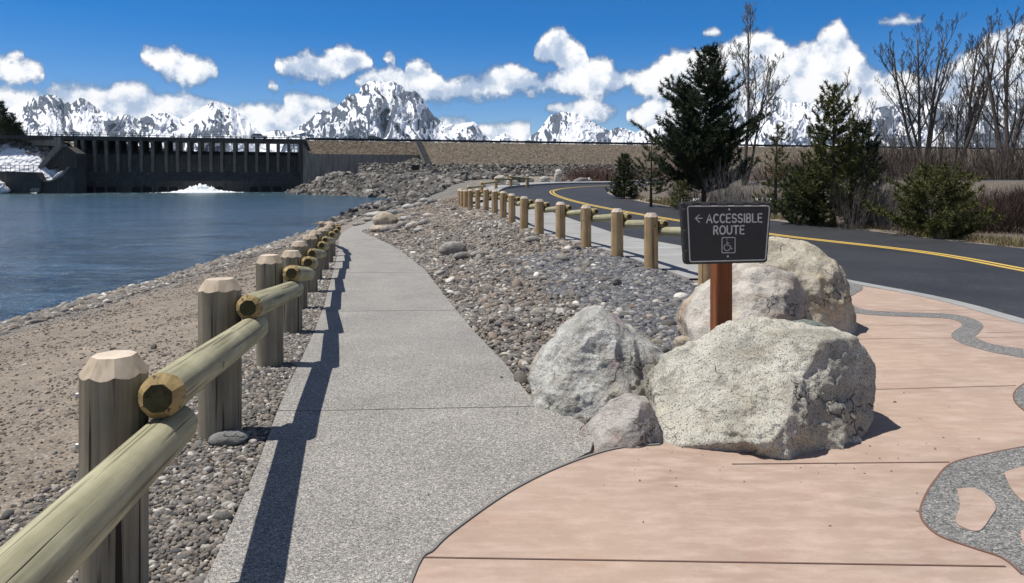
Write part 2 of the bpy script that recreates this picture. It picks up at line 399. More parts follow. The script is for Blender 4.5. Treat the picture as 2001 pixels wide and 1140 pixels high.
def b_water(g, out):
    p = g.pos
    q = g.vm('ADD', p, g.scl(g.noise(p, .12, 3, .5, 0, 1), (3, 3, 0)))
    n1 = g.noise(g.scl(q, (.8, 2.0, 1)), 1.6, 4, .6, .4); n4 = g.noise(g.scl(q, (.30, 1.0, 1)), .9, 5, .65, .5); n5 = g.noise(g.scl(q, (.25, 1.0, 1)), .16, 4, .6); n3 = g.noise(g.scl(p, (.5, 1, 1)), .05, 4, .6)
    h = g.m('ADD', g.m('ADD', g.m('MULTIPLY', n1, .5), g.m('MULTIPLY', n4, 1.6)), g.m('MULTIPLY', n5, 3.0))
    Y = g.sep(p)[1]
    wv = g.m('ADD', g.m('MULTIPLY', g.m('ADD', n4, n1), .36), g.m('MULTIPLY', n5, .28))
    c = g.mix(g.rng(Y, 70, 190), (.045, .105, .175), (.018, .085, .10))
    c = g.mix(g.rng(wv, .43, .54, .95, 0), c, (.010, .030, .055))  # dark ripple streaks painted into the base colour for reflection contrast
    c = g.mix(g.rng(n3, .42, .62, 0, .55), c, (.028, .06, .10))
    fo = g.m('MULTIPLY', g.rng(g.noise(g.scl(p, (.4, 1, 1)), .9, 6, .7), .58, .66), g.rng(Y, 150, 205, 0, .8))
    c = g.mix(fo, c, (.6, .68, .7))
    out(c, g.fmix(fo, .16, .6), g.bump(h, 1.0, .55), .5, IOR=1.333)
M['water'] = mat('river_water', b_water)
M['lake'] = mat('lake_ice', lambda g, out: out(g.mix(g.rng(g.noise(g.pos, .004, 6, .6), .45, .6), (.7, .74, .78), (.12, .2, .28)), .4))
def b_foam(g, out):
    n = g.noise(g.pos, 2.5, 6, .65); out(g.ramp(n, [(.3, (.55, .66, .70)), (.6, (.9, .92, .93))]), .7, g.bump(n, .8, .3))
M['foam'] = mat('white_water', b_foam)
def b_snow(g, out):
    n = g.noise(g.pos, .8, 5, .6); out(g.ramp(n, [(.3, (.74, .75, .77)), (.7, (.86, .87, .88))]), .65, g.bump(n, .5, .2))
M['snow'] = mat('snow', b_snow)
# granite and rocks
def mk_rock(name, light, dark, warm, specks=(90, 190), veins=None, contrast=1.0, warmamt=.5):
    def b(g, out):
        p = g.obj
        n = g.noise(p, 2.2, 6, .62); nw = g.noise(p, 1.6, 4, .6, .6, 0)
        n2 = g.noise(g.vm('ADD', p, (3.1, 7.7, 1.3)), 5.5, 7, .7, .7)
        w1 = g.noise(p, specks[0], 3, .7); w2 = g.noise(g.vm('ADD', p, (9, 4, 2)), specks[1], 2, .6)
        c = g.mix(g.rng(n, .42, .58), light, tuple(.62 * x for x in light))
        c = g.mix(g.rng(nw, .5, .64, 0, warmamt), c, warm)
        c = g.mix(g.rng(n2, .53, .64, 0, .75), c, tuple(.36 * x for x in light))
        n6 = g.noise(g.scl(g.vm('ADD', p, (1, 2, 3)), (2.2, 2.2, 5)), 2.0, 6, .65, .5); c = g.mix(g.rng(n6, .52, .66, 0, .5), c, tuple(.55 * x for x in warm))
        c = g.mix(g.rng(w1, .54, .61, 0, contrast), c, dark)
        c = g.mix(g.rng(w2, .60, .66, 0, .55 * contrast), c, tuple(min(1, 1.35 * x) for x in light))
        cr = g.vor(g.vm('ADD', p, g.scl(g.noise(p, 3, 4, .6, 0, 1), (.5, .5, .5))), 2.6, 0, 'DISTANCE_TO_EDGE')
        crk = g.m('MULTIPLY', g.rng(cr, .0, .018, 1, 0), g.rng(g.noise(p, 2.7, 3, .5), .48, .6))
        c = g.mix(g.m('MULTIPLY', crk, .7), c, tuple(.3 * x for x in dark))
        if veins:
            vv = g.noise(g.scl(p, (1.2, 1.2, 1.2)), 2.4, 5, .65, 1.0)
            c = g.mix(g.rng(vv, .60, .70, 0, .75), c, veins)
        h = g.m('ADD', g.m('ADD', g.m('MULTIPLY', n2, 1.2), g.m('MULTIPLY', w1, .25)), g.m('ADD', g.m('MULTIPLY', g.noise(p, 17, 6, .7), .8), g.m('MULTIPLY', crk, -.8)))
        out(c, .82, g.bump(h, 1.0, .028), .25)
    return mat(name, b)
M['granite_a'] = mk_rock('pale_granite', (.58, .555, .475), (.09, .10, .09), (.46, .37, .24), (95, 200), None, .95, .35)
M['granite_b'] = mk_rock('grey_gneiss', (.54, .53, .49), (.15, .17, .17), (.44, .36, .26), (70, 170), (.40, .20, .20), .75, .45)
M['granite_c'] = mk_rock('warm_granite', (.60, .555, .49), (.20, .20, .19), (.52, .38, .24), (75, 180), (.44, .30, .26), .6, .7)
M['granite_d'] = mk_rock('tan_granite', (.56, .505, .40), (.17, .17, .16), (.54, .44, .28), (70, 170), None, .6, .8)
M['granite_s'] = mk_rock('mauve_granite', (.50, .465, .43), (.16, .14, .14), (.40, .28, .22), (80, 160), None, .5, .6)
M['dark_rock'] = mk_rock('greenish_rock', (.22, .24, .21), (.05, .07, .07), (.24, .21, .12), (60, 160), None, .9, .4)
M['tan_stone'] = mk_rock('tan_sandstone', (.50, .43, .33), (.3, .25, .2), (.50, .38, .26), (60, 120), None, .3, .5)
M['cobble'] = mk_rock('cobble_stone', (.36, .34, .31), (.14, .14, .14), (.36, .29, .23), (70, 150), None, .4, .4)
M['grey_stone'] = mk_rock('grey_stone', (.26, .26, .25), (.1, .1, .1), (.24, .2, .17), (70, 150), None, .5, .4)
def mk_pebble(name, stops, dark=1.0, bsc=40, bd=.004):
    def b(g, out):
        r = g.nd('ShaderNodeObjectInfo', None).outputs['Random']
        c = g.ramp(r, stops)
        r2 = g.m('FRACT', g.m('MULTIPLY', r, 37.7))
        c = g.mix(1, c, g.ramp(r2, [(0, (.62 * dark,) * 3), (1, (1.3 * dark,) * 3)]), 'MULTIPLY')
        n = g.noise(g.obj, 3, 5, .65)
        c = g.mix(1, c, g.ramp(n, [(.25, (.68, .67, .66)), (.7, (1.18, 1.18, 1.18))]), 'MULTIPLY')
        out(c, .8, g.bump(g.noise(g.obj, 6, 4, .7), .5, .03), .25)
    return mat(name, b)
PEB = [(0, (.12, .12, .12)), (.2, (.24, .225, .205)), (.38, (.165, .155, .145)), (.52, (.34, .30, .255)), (.66, (.26, .21, .17)), (.78, (.235, .22, .19)), (.9, (.42, .385, .33)), (1, (.70, .67, .62))]
M['pebble'] = mk_pebble('pebble', PEB)
M['pebble_tan'] = mk_pebble('tan_pebble', [(0, (.13, .115, .10)), (.3, (.22, .185, .15)), (.6, (.29, .235, .185)), (.85, (.2, .18, .16)), (1, (.46, .42, .37))], 1.0)
M['pebble_blue'] = mk_pebble('blue_grey_pebble', [(0, (.09, .095, .11)), (.4, (.15, .155, .17)), (.7, (.19, .185, .185)), (.9, (.26, .255, .25)), (1, (.45, .44, .42))])
M['riprap'] = mk_pebble('riprap_rock', [(0, (.07, .07, .068)), (.3, (.13, .122, .11)), (.6, (.185, .17, .15)), (.85, (.24, .22, .195)), (1, (.38, .36, .32))], .9)
# wood
def mk_wood(name, stops, axis=2, knots=(.10, .065, .035), crack=1.0, fine=1.0, stain=None, kn_amt=.75):
    def b(g, out):
        p = g.obj
        st = [18, 18, 18]; st[axis] = .9
        lf = [42, 42, 42]; lf[axis] = .7
        r = g.nd('ShaderNodeObjectInfo', None).outputs['Random']
        off = g.nd('ShaderNodeCombineXYZ', 0, X=g.m('MULTIPLY', r, 31), Y=g.m('MULTIPLY', r, 17), Z=g.m('MULTIPLY', r, 43))
        q = g.vm('ADD', p, off)
        n = g.noise(g.scl(q, tuple(st)), 1, 6, .65, .3); n2 = g.noise(g.scl(q, tuple(lf)), 1, 3, .5, .2); bl = g.noise(q, 3, 4, .6)
        c = g.ramp(n, [(.25, stops[0]), (.5, stops[1]), (.75, stops[2])])
        c = g.mix(1, c, g.ramp(bl, [(.3, (.8, .8, .78)), (.7, (1.15, 1.15, 1.15))]), 'MULTIPLY')
        ck = g.rng(n2, .40, .345, 0, crack)
        c = g.mix(ck, c, (.03, .022, .016))
        ks = [2.6, 2.6, 2.6]; ks[axis] = 2.0
        kd = g.vor(g.scl(q, tuple(ks)), 1.6, 0)
        kn = g.m('MULTIPLY', g.rng(kd, .055, .10, 1, 0), kn_amt); c = g.mix(kn, c, knots)
        if stain: 
            z = g.sep(p)[2]; c = g.mix(g.m('MULTIPLY', g.rng(z, .5, 0.0), g.rng(g.noise(g.scl(q, (9, 9, 1.2)), 1, 4, .6), .35, .6)), c, stain)
        h = g.m('SUBTRACT', g.m('ADD', g.m('MULTIPLY', n, .35), g.m('MULTIPLY', g.noise(g.scl(q, tuple(3 * s for s in st)), 1, 3, .5), .15)), ck)
        out(c, .78, g.bump(h, .8 * fine, .008), .25)
    return mat(name, b)
M['post_grey'] = mk_wood('weathered_post', [(.13, .112, .08), (.25, .215, .155), (.38, .335, .25)])
M['post_tan'] = mk_wood('tan_post', [(.30, .19, .09), (.46, .32, .17), (.56, .41, .24)], stain=(.17, .09, .03), crack=.7)
M['cap_tan'] = mk_wood('cut_post_top', [(.30, .235, .16), (.44, .36, .265), (.54, .46, .365)], crack=0, kn_amt=0)
M['cap_pale'] = mk_wood('pale_cut_top', [(.46, .37, .28), (.57, .48, .39), (.65, .56, .47)], crack=0, kn_amt=0)
M['rail'] = mk_wood('treated_rail', [(.18, .165, .105), (.34, .32, .205), (.48, .45, .31)], 1, crack=.5)
M['rail_cut'] = mk_wood('rail_chamfer', [(.17, .12, .05), (.30, .22, .10), (.42, .32, .16)], 1, crack=.8, kn_amt=0)
M['rail_end'] = mk_wood('rail_end_grain', [(.030, .028, .013), (.055, .050, .022), (.09, .08, .035)], 1, crack=.5)
M['sign_post'] = mk_wood('red_cedar_post', [(.13, .044, .018), (.21, .072, .028), (.30, .11, .045)], crack=.25)
def b_board(g, out):
    n = g.noise(g.obj, 30, 4, .6); out(g.ramp(n, [(.3, (.028, .027, .028)), (.7, (.036, .035, .036))]), .55, g.bump(n, .15, .002), .35)
M['board'] = mat('dark_sign_face', b_board)
M['rim'] = mat('worn_lit_sign_rim', lambda g, out: out(g.ramp(g.noise(g.obj, 45, 4, .6), [(.35, (.10, .092, .085)), (.65, (.15, .14, .13))]), .6))
M['letter'] = mat('sign_lettering', lambda g, out: out(g.ramp(g.noise(g.obj, 60, 3, .6), [(.3, (.50, .48, .45)), (.7, (.60, .58, .55))]), .5))
M['bolt'] = mat('bolt_metal', lambda g, out: out((.5, .5, .5), .35, Metallic=.8))
# dam
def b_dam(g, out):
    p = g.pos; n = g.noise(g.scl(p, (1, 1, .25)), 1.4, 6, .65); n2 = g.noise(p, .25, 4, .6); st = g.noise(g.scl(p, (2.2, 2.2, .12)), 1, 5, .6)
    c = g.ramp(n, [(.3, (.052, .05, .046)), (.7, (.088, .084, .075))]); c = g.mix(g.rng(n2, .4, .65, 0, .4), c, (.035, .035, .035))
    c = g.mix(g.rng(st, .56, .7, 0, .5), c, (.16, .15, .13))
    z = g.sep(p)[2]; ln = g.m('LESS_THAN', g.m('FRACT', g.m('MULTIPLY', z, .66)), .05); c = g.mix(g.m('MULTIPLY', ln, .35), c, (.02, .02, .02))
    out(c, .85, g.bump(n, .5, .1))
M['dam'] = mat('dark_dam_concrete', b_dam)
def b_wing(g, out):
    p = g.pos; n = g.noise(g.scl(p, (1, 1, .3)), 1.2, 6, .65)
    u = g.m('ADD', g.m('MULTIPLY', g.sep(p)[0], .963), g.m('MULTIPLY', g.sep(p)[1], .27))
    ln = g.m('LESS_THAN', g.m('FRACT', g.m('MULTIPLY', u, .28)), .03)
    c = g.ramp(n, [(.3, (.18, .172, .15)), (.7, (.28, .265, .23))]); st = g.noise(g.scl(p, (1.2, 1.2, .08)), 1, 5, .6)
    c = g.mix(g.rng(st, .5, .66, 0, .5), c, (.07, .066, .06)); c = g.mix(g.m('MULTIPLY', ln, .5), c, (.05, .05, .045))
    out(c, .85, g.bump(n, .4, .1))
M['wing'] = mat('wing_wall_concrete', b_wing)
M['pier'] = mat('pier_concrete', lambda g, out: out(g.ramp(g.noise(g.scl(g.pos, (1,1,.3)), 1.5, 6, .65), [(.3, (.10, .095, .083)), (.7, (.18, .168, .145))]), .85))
M['steel'] = mat('dark_steel', lambda g, out: out((.02, .02, .02), .6))
M['hole'] = mat('outlet_dark', lambda g, out: out((.01, .01, .01), .6))  # flat black faces painted as the dark inside of the outlets
def b_emb(g, out):
    p = g.pos; n = g.noise(g.scl(p, (1, .5, 1)), 1.1, 7, .68); n2 = g.noise(p, .16, 5, .6); n3 = g.noise(g.scl(p, (1.6, .6, 2)), .9, 5, .7, .5)
    c = g.ramp(n, [(.3, (.07, .058, .046)), (.48, (.145, .12, .094)), (.7, (.27, .23, .18))])
    c = g.mix(g.rng(n2, .35, .65, 0, .6), c, (.18, .145, .11)); c = g.mix(g.rng(n3, .5, .6, 0, .5), c, (.31, .265, .205)); c = g.mix(g.rng(n3, .45, .38, 0, .6), c, (.06, .05, .04))
    out(c, .95, g.bump(g.m('ADD', n, n3), 1.0, .8), .1)
M['emb'] = mat('dry_grass_embankment', b_emb)
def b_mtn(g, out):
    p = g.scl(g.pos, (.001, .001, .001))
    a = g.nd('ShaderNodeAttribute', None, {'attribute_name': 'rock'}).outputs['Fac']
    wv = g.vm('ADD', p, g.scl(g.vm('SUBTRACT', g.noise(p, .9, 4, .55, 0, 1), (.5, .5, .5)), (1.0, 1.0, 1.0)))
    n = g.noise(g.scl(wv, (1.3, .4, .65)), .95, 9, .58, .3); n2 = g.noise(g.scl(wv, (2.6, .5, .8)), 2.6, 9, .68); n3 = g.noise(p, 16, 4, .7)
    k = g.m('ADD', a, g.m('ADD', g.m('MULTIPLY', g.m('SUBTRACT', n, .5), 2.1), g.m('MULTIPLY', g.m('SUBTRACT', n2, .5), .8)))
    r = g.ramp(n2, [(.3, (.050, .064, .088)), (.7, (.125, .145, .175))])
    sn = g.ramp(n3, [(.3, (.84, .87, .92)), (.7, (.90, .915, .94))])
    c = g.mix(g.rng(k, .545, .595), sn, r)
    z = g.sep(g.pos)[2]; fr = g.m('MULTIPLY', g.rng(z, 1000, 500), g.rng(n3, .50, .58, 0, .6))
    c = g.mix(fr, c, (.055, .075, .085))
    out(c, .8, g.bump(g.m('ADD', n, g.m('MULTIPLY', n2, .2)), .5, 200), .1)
M['mtn'] = mat('snowy_rock_face', b_mtn)
# plants
def mk_leaf(name, a, b_, c3, tr=.25):
    def b(g, out):
        n = g.noise(g.pos, 1.6, 3, .6); n2 = g.noise(g.pos, 14, 2, .6)
        c = g.ramp(n, [(.3, a), (.6, b_), (.8, c3)]); c = g.mix(g.rng(n2, .4, .7, 0, .4), c, c3)
        out(c, .6, None, .3, Transmission_Weight=0.0, Subsurface_Weight=0.0)
    return mat(name, b)
M['needle_dark'] = mk_leaf('dark_needles', (.013, .025, .012), (.025, .042, .016), (.045, .062, .022))
M['needle_olive'] = mk_leaf('olive_needles', (.040, .050, .012), (.080, .088, .020), (.15, .14, .035))
M['needle_mid'] = mk_leaf('green_needles', (.022, .036, .013), (.042, .058, .017), (.075, .085, .025))
M['bark'] = mk_wood('bark', [(.035, .028, .022), (.065, .052, .042), (.11, .09, .075)])
M['bark_grey'] = mk_wood('grey_bark', [(.05, .043, .037), (.09, .078, .068), (.15, .13, .115)])
M['twig'] = mat('bare_twigs', lambda g, out: out(g.ramp(g.noise(g.pos, 3, 2, .5), [(.3, (.06, .050, .045)), (.7, (.12, .10, .09))]), .8))
M['twig_pale'] = mat('pale_dead_twigs', lambda g, out: out(g.ramp(g.noise(g.pos, 5, 2, .5), [(.3, (.13, .12, .115)), (.7, (.26, .25, .24))]), .8))
M['twig_red'] = mat('red_willow_stems', lambda g, out: out(g.ramp(g.noise(g.pos, 2, 3, .6), [(.3, (.05, .024, .018)), (.6, (.10, .05, .034)), (.8, (.17, .10, .065))]), .8))
M['twig_brown'] = mat('grey_brown_stems', lambda g, out: out(g.ramp(g.noise(g.pos, .8, 3, .6), [(.3, (.045, .034, .028)), (.6, (.085, .066, .055)), (.8, (.14, .11, .09))]), .8))
M['twig_dark'] = mat('dark_willow_stems', lambda g, out: out(g.ramp(g.noise(g.pos, 1.2, 3, .6), [(.3, (.020, .012, .010)), (.6, (.045, .026, .019)), (.8, (.09, .055, .035))]), .8))
M['grass_dry'] = mat('dry_grass', lambda g, out: out(g.ramp(g.noise(g.pos, 3, 3, .6), [(.3, (.14, .11, .05)), (.6, (.27, .22, .11)), (.8, (.40, .34, .2))]), .8))
M['car_white'] = mat('car_paint_white', lambda g, out: out((.6, .62, .64), .3, None, .5))
M['car_grey'] = mat('car_paint_grey', lambda g, out: out((.12, .14, .17), .3, None, .5))
M['glass'] = mat('car_glass', lambda g, out: out((.02, .025, .03), .08, None, .6))
M['rubber'] = mat('rubber', lambda g, out: out((.015, .015, .015), .8))
# ================================================================== SETTING
# ---- ground sheet
def axis(a, b, seg):   # graded coordinate list
    out = [a]
    while out[-1] < b:
        out.append(out[-1] + seg(out[-1]))
    return np.array(out)
gy = axis(-30, 900, lambda y: .16 if -1 < y < 16 else (1.5 if y < 0 else max(.16, (y - 6) * .018)))
gx_r = axis(0, 900, lambda x: .16 if x < 8 else max(.16, (x - 6) * .05)); gx = np.concatenate([-gx_r[::-1][:-1], gx_r])
XX, YY = np.meshgrid(gx, gy); ZZ = H(XX, YY)
nr = fbm(XX * .9, YY * .9, 0, 4, 5); onpave = (XX > xpl(YY) - .1)
sd = shore_sd(XX, YY)
PATH_END = 47
in_path = (XX > xpl(YY) - .15) & (XX < xpr(YY) + .1) & (YY < PATH_END)
in_hard = (XX > xfr(YY) + .1) & (XX < xin(YY) + .3)
in_hard |= (YY < 12) & (XX > xpl(YY) - .1)
soft = ~(in_path | in_hard)
near_edge = np.minimum(np.abs(XX - xpr(YY)), np.abs(XX - xfr(YY)))
amp = np.where(soft, np.clip(near_edge / 1.2, 0, 1) * .05, 0)
amp = np.where(soft & (XX < xpl(YY) - .3), .035, amp)
amp = np.where(soft & (YY > 55), .25, amp)
ZZ = ZZ + nr * amp
ZZ = np.where(in_path | in_hard, ZZ - .012, ZZ)
gv = np.stack([XX, YY, ZZ], -1).reshape(-1, 3)
ny_, nx_ = XX.shape
ii = np.arange(ny_ * nx_).reshape(ny_, nx_)
gf = np.stack([ii[:-1, :-1], ii[:-1, 1:], ii[1:, 1:], ii[1:, :-1]], -1).reshape(-1, 4)
ground = tag(mesh('ground', gv, gf, M['soil']), kind='structure')
# soil colour by zone (rgb) and stoniness (alpha)
col = np.ones((ny_, nx_, 4)); col[..., :3] = (.24, .20, .16); col[..., 3] = .55
def paint(mask, c, a=None):
    m = np.clip(mask, 0, 1)[..., None]
    col[..., :3] = col[..., :3] * (1 - m) + np.array(c) * m
    if a is not None: col[..., 3] = col[..., 3] * (1 - m[..., 0]) + a * m[..., 0]
nz_ = fbm(XX * .25, YY * .25, 0, 4, 9)
beach = (XX < xpl(YY) - .5) & (YY < 70)
paint(beach * 1.0, (.235, .195, .15), .35)
paint(sstep((4.2 - sd + nz_ * 3) / 2.4) * (YY < 130), (.17, .16, .145), 1.0)
paint((sd < .35) * 1.0, (.07, .075, .07), 1)
paint(sstep((xpr(YY) + 5 - XX) / 3) * ((XX > xpr(YY)) & (YY < 70)), (.19, .148, .11), .9)
paint(sstep((YY - 26 + nz_ * 6) / 6) * ((XX > xpr(YY) + 1.5) & (XX < xfr(YY)) & (YY < 60)), (.24, .175, .11), .3)
paint((XX > xin(YY) + .5) * 1.0, (.10, .08, .06), .3)
paint((YY > 60) * (XX < 8) * sstep((sd - 1) / 3), (.22, .19, .145), .4)
paint((YY > 60) * sstep((14 + nz_ * 6 - sd) / 2), (.14, .135, .125), 1)
ca = ground.data.color_attributes.new('soil', 'FLOAT_COLOR', 'POINT'); ca.data.foreach_set('color', col.reshape(-1).astype(np.float32))

# ---- water
wv = [(-900, -80, ZW), (40, -80, ZW), (40, 262, ZW), (-900, 262, ZW)]
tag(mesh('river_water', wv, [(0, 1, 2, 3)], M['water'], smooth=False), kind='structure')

# ---- lofted paving
def loft(name, A, B, m, lift, n=8, skirt=.06, kind='structure'):
    A = np.array(A); B = np.array(B); k = len(A)
    t = np.linspace(0, 1, n + 1)[None, :, None]
    Pt = A[:, None, :] * (1 - t) + B[:, None, :] * t
    Z = H(Pt[..., 0], Pt[..., 1]) + lift
    V = np.concatenate([Pt, Z[..., None]], -1)
    # skirts
    def sk(c): q = c.copy(); q[..., 2] -= skirt + lift; return q
    V = np.concatenate([sk(V[:, :1]), V, sk(V[:, -1:])], 1)
    w_ = V.shape[1]; I = np.arange(k * w_).reshape(k, w_)
    Fc = np.stack([I[:-1, :-1], I[:-1, 1:], I[1:, 1:], I[1:, :-1]], -1).reshape(-1, 4)
    o = mesh(name, V.reshape(-1, 3), Fc, m, smooth=False)
    if kind: tag(o, kind=kind)
    return o
ys = np.concatenate([np.arange(-3, 12, .25), np.arange(12, PATH_END + .1, .75)])
path = loft('path', np.stack([xpl(ys), ys], 1), np.stack([xpr(ys), ys], 1), M['agg'], .018, 6)
# far bend of the path, climbing right toward the rocks
fb = catmull([(-8.9, 46.6), (-9.0, 50), (-8.2, 54), (-7.3, 58), (-6.6, 61)], 5); fb2 = catmull([(-7.9, 46.6), (-7.6, 49), (-6.9, 52.5), (-6.0, 56), (-5.6, 60)], 5)
fa = fb.copy(); fa[:, 0] -= .4
loft('path_bend', fa, fb2, M['walk'], .03, 3)
for yj in (5.35, 10.9, 16.6, 23, 30):
    a = (float(xpl(yj)) + .01, yj - .08); b = (float(xpr(yj)) - .01, yj + .06)
    n = 6; ta = [(a[0] + (b[0] - a[0]) * i / n, a[1] + (b[1] - a[1]) * i / n) for i in range(n + 1)]
    loft('score_joint', ta, [(x, y + .006 + .0004 * yj) for x, y in ta], M['joint_grey'], .0215, 1, .002)

# ---- road
near = catmull([(5.2, -3), (5.75, 2), (6.0, 6), (5.98, 8.73), (6.0, 9.7), (5.85, 10.8), (5.35, 12.2), (4.75, 14.6), (3.95, 17.8), (3.07, 20.5), (2.6, 24), (2.0, 28.4), (1.44, 32.7), (.45, 38.5), (-.25, 44), (-.75, 49), (-.9, 52.5), (-.2, 56.5), (1.6, 60.5), (4.2, 63.6), (8.4, 65.5), (12, 66.3), (17, 66.6), (24, 66.8)], 4)
inner = catmull([(9.6, -3), (10.4, 2), (11, 6), (11.4, 9), (11.5, 11), (11.6, 13.5), (11.6, 16.9), (11.05, 19), (10.5, 22), (9.5, 25.3), (8.4, 29.5), (7.5, 34), (6.9, 38.5), (6.6, 42), (6.2, 47), (6.4, 50.5), (6.9, 53.5), (7.6, 56), (8.8, 57.6), (10.2, 58.7), (12.2, 59.5), (14.5, 60), (18, 60.2), (25, 60.5)], 4)
mid = (near + inner) / 2 + np.array([.05, 0])
# asphalt as one sheet
road = loft('road', near, inner, M['asphalt'], .022, 12)
def offset(P, d):
    P = np.array(P); t = np.gradient(P, axis=0); t /= np.linalg.norm(t, axis=1)[:, None]; return P + np.stack([t[:, 1], -t[:, 0]], 1) * d
midc = catmull([(7.4, -3), (8.1, 2), (8.6, 6), (8.95, 10), (9.02, 13.2), (8.85, 16.3), (7.3, 20.6), (6.0, 25.7), (4.6, 32), (3.5, 38.5), (2.9, 44), (2.65, 48.5), (2.9, 52.5), (4.2, 56.8), (7, 60.5), (10.5, 62.4), (16, 63.2), (24, 63.4)], 8)
for s in (-.105, .105): tag(loft('road_marking', offset(midc, s - .045), offset(midc, s + .045), M['yellow'], .030, 1, .004))
for o in bpy.data.objects:
    if o.name.startswith('road_marking'): o['kind'] = 'structure'
# far kerb and pavement outside the bend, gutter strip beside the near plaza
kf = near[int(4 * 14):]
loft('far_pavement', offset(kf, -.02), offset(kf, -2.6), M['walk'], .16, 3, .16)
gn = near[:4 * 7 - 1]
loft('kerb_strip', offset(gn, -.22), offset(gn, -.005), M['walk'], .030, 2)
# pavement between right fence and road
k0, k1 = 4 * 6, 4 * 15
so_ = near[k0:k1]; si = np.stack([xfr(so_[:, 1]) + .22, so_[:, 1]], 1)
loft('pavement', si, offset(so_, -.0), M['walk'], .020, 5)
for yj in (17.2, 21, 25, 29.5):
    x1 = float(np.interp(yj, so_[:, 1], so_[:, 0])); a = float(xfr(yj)) + .25
    loft('pavement_joint', [(a, yj), (x1, yj - .15)], [(a, yj + (.05 if yj < 20 else .03)), (x1, yj - .11)], M['white'] if yj < 20 else M['joint_grey'], .025, 1, .002)
# light kerb line of the far trail on the bank at right
tr = [(x, 47.5 + .01 * x) for x in np.arange(16, 120, 4)]
loft('far_trail', tr, [(x, y + 2.6) for x, y in tr], M['walk'], .06, 2, .12)

# ---- plaza of stained concrete
def gp(px, py): D = HC * F / (py - HZ); return ((px - CX) * D / F, D)
def poly_sheet(name, pts, z, m, skirt=.03, kind='structure'):
    bm = bmesh.new(); vs_ = [bm.verts.new((x, y, z)) for x, y in pts]; f = bm.faces.new(vs_)
    if f.normal.z < 0: f.normal_flip()
    f.normal_update()
    if f.normal.z < 0: f.normal_flip()
    r = bmesh.ops.extrude_face_region(bm, geom=[f]); 
    for v in [e for e in r['geom'] if isinstance(e, bmesh.types.BMVert)]: v.co.z += 0
    for v in vs_: v.co.z -= skirt
    bmesh.ops.triangulate(bm, faces=bm.faces[:]); bmesh.ops.recalc_face_normals(bm, faces=bm.faces[:])
    me = bpy.data.meshes.new(name); bm.to_mesh(me); bm.free(); me.materials.append(m)
    o = bpy.data.objects.new(name, me); C.objects.link(o)
    return tag(o, kind=kind)
west = catmull([(-.42, -2.5), (-.45, 1.5), gp(805, 1150), gp(850, 1085), gp(900, 1040), gp(1000, 970), gp(1100, 920), gp(1200, 887), gp(1290, 878)], 6)
plz = [tuple(p) for p in west] + [(1.35, 5.0), (2.2, 5.9), (2.9, 6.9), (3.2, 8.2), (3.25, 9.6), (3.0, 12.0), (5.1, 12.3)]
edge = offset(near, -.225)
plz += [tuple(p) for p in edge[::-1] if p[1] < 12.2 and p[1] > -2.6]
poly_sheet('plaza', plz, .024, M['pink'])
# ribbons of exposed aggregate set in the plaza
def smooth_closed(P, n=6):
    P = P[-2:] + P + P[:2]; q = catmull(P, n); return [tuple(p) for p in q[2 * n: -(2 * n) - 0 if n else None]][: (len(P) - 4) * n]
L = [gp(1998, 1135), gp(1960, 1103), gp(1900, 1082), gp(1832, 1056), gp(1800, 1020), gp(1806, 985), gp(1828, 948), gp(1860, 915), gp(1925, 897), gp(2001, 882), gp(2090, 868), gp(2170, 845), gp(2180, 825), gp(2110, 825), gp(2030, 822), gp(1990, 800), gp(1982, 775), gp(2010, 752), gp(2060, 735)]
Rr = [gp(2300, 735), gp(2260, 800), gp(2290, 900), gp(2210, 1000), gp(2300, 1120), gp(2200, 1240), gp(2080, 1200)]
rib1 = [tuple(p) for p in catmull(L, 6)] + [tuple(p) for p in catmull(Rr, 5)]
poly_sheet('aggregate_ribbon', rib1, .028, M['agg_dark'])
def island(name, pts):
    c = np.mean(pts, axis=0); q = catmull(pts + [pts[0]], 6); o = poly_sheet(name, [tuple(p) for p in q[:-1]], .033, M['pink'], .02); return o
island('plaza_inlay', [gp(1870, 968), gp(1905, 966), gp(1935, 985), gp(1946, 1004), (gp(1938, 1020)), gp(1915, 1050), gp(1885, 1045), gp(1867, 1030), gp(1876, 1000)])
island('plaza_inlay', [gp(1962, 935), gp(2010, 922), gp(2090, 930), gp(2120, 975), gp(2040, 1000), gp(2001, 992), gp(1975, 965)])
island('plaza_inlay', [gp(1994, 1052), gp(2040, 1030), gp(2110, 1045), gp(2130, 1090), gp(2050, 1110), gp(2003, 1080)])
ra = catmull([gp(1610, 560), gp(1650, 552), gp(1680, 560), gp(1684, 570), gp(1662, 582), gp(1656, 592), gp(1672, 604), gp(1705, 612), gp(1790, 616), gp(1850, 618), gp(1895, 626), gp(1920, 640), gp(1912, 655), gp(1905, 664), gp(1930, 676), gp(1970, 684), gp(2030, 692), gp(2100, 700)], 6)
rb = catmull([gp(1600, 600), gp(1625, 592), gp(1640, 588), gp(1645, 592), gp(1645, 598), gp(1652, 606), gp(1662, 614), gp(1705, 620), gp(1790, 624), gp(1840, 626), gp(1872, 632), gp(1880, 642), gp(1866, 652), gp(1860, 662), gp(1875, 674), gp(1910, 686), gp(1960, 698), gp(2100, 722)], 6)
loft('aggregate_ribbon', ra, rb, M['agg_dark'], .028, 1, .01)
lq = catmull(L, 6); loft('plaza_joint', offset(lq, -.006), offset(lq, .004), M['joint'], .0295, 1, .003)
for q_ in (ra, rb): loft('plaza_joint', offset(q_, -.004), offset(q_, .004), M['joint_grey'], .0295, 1, .003)
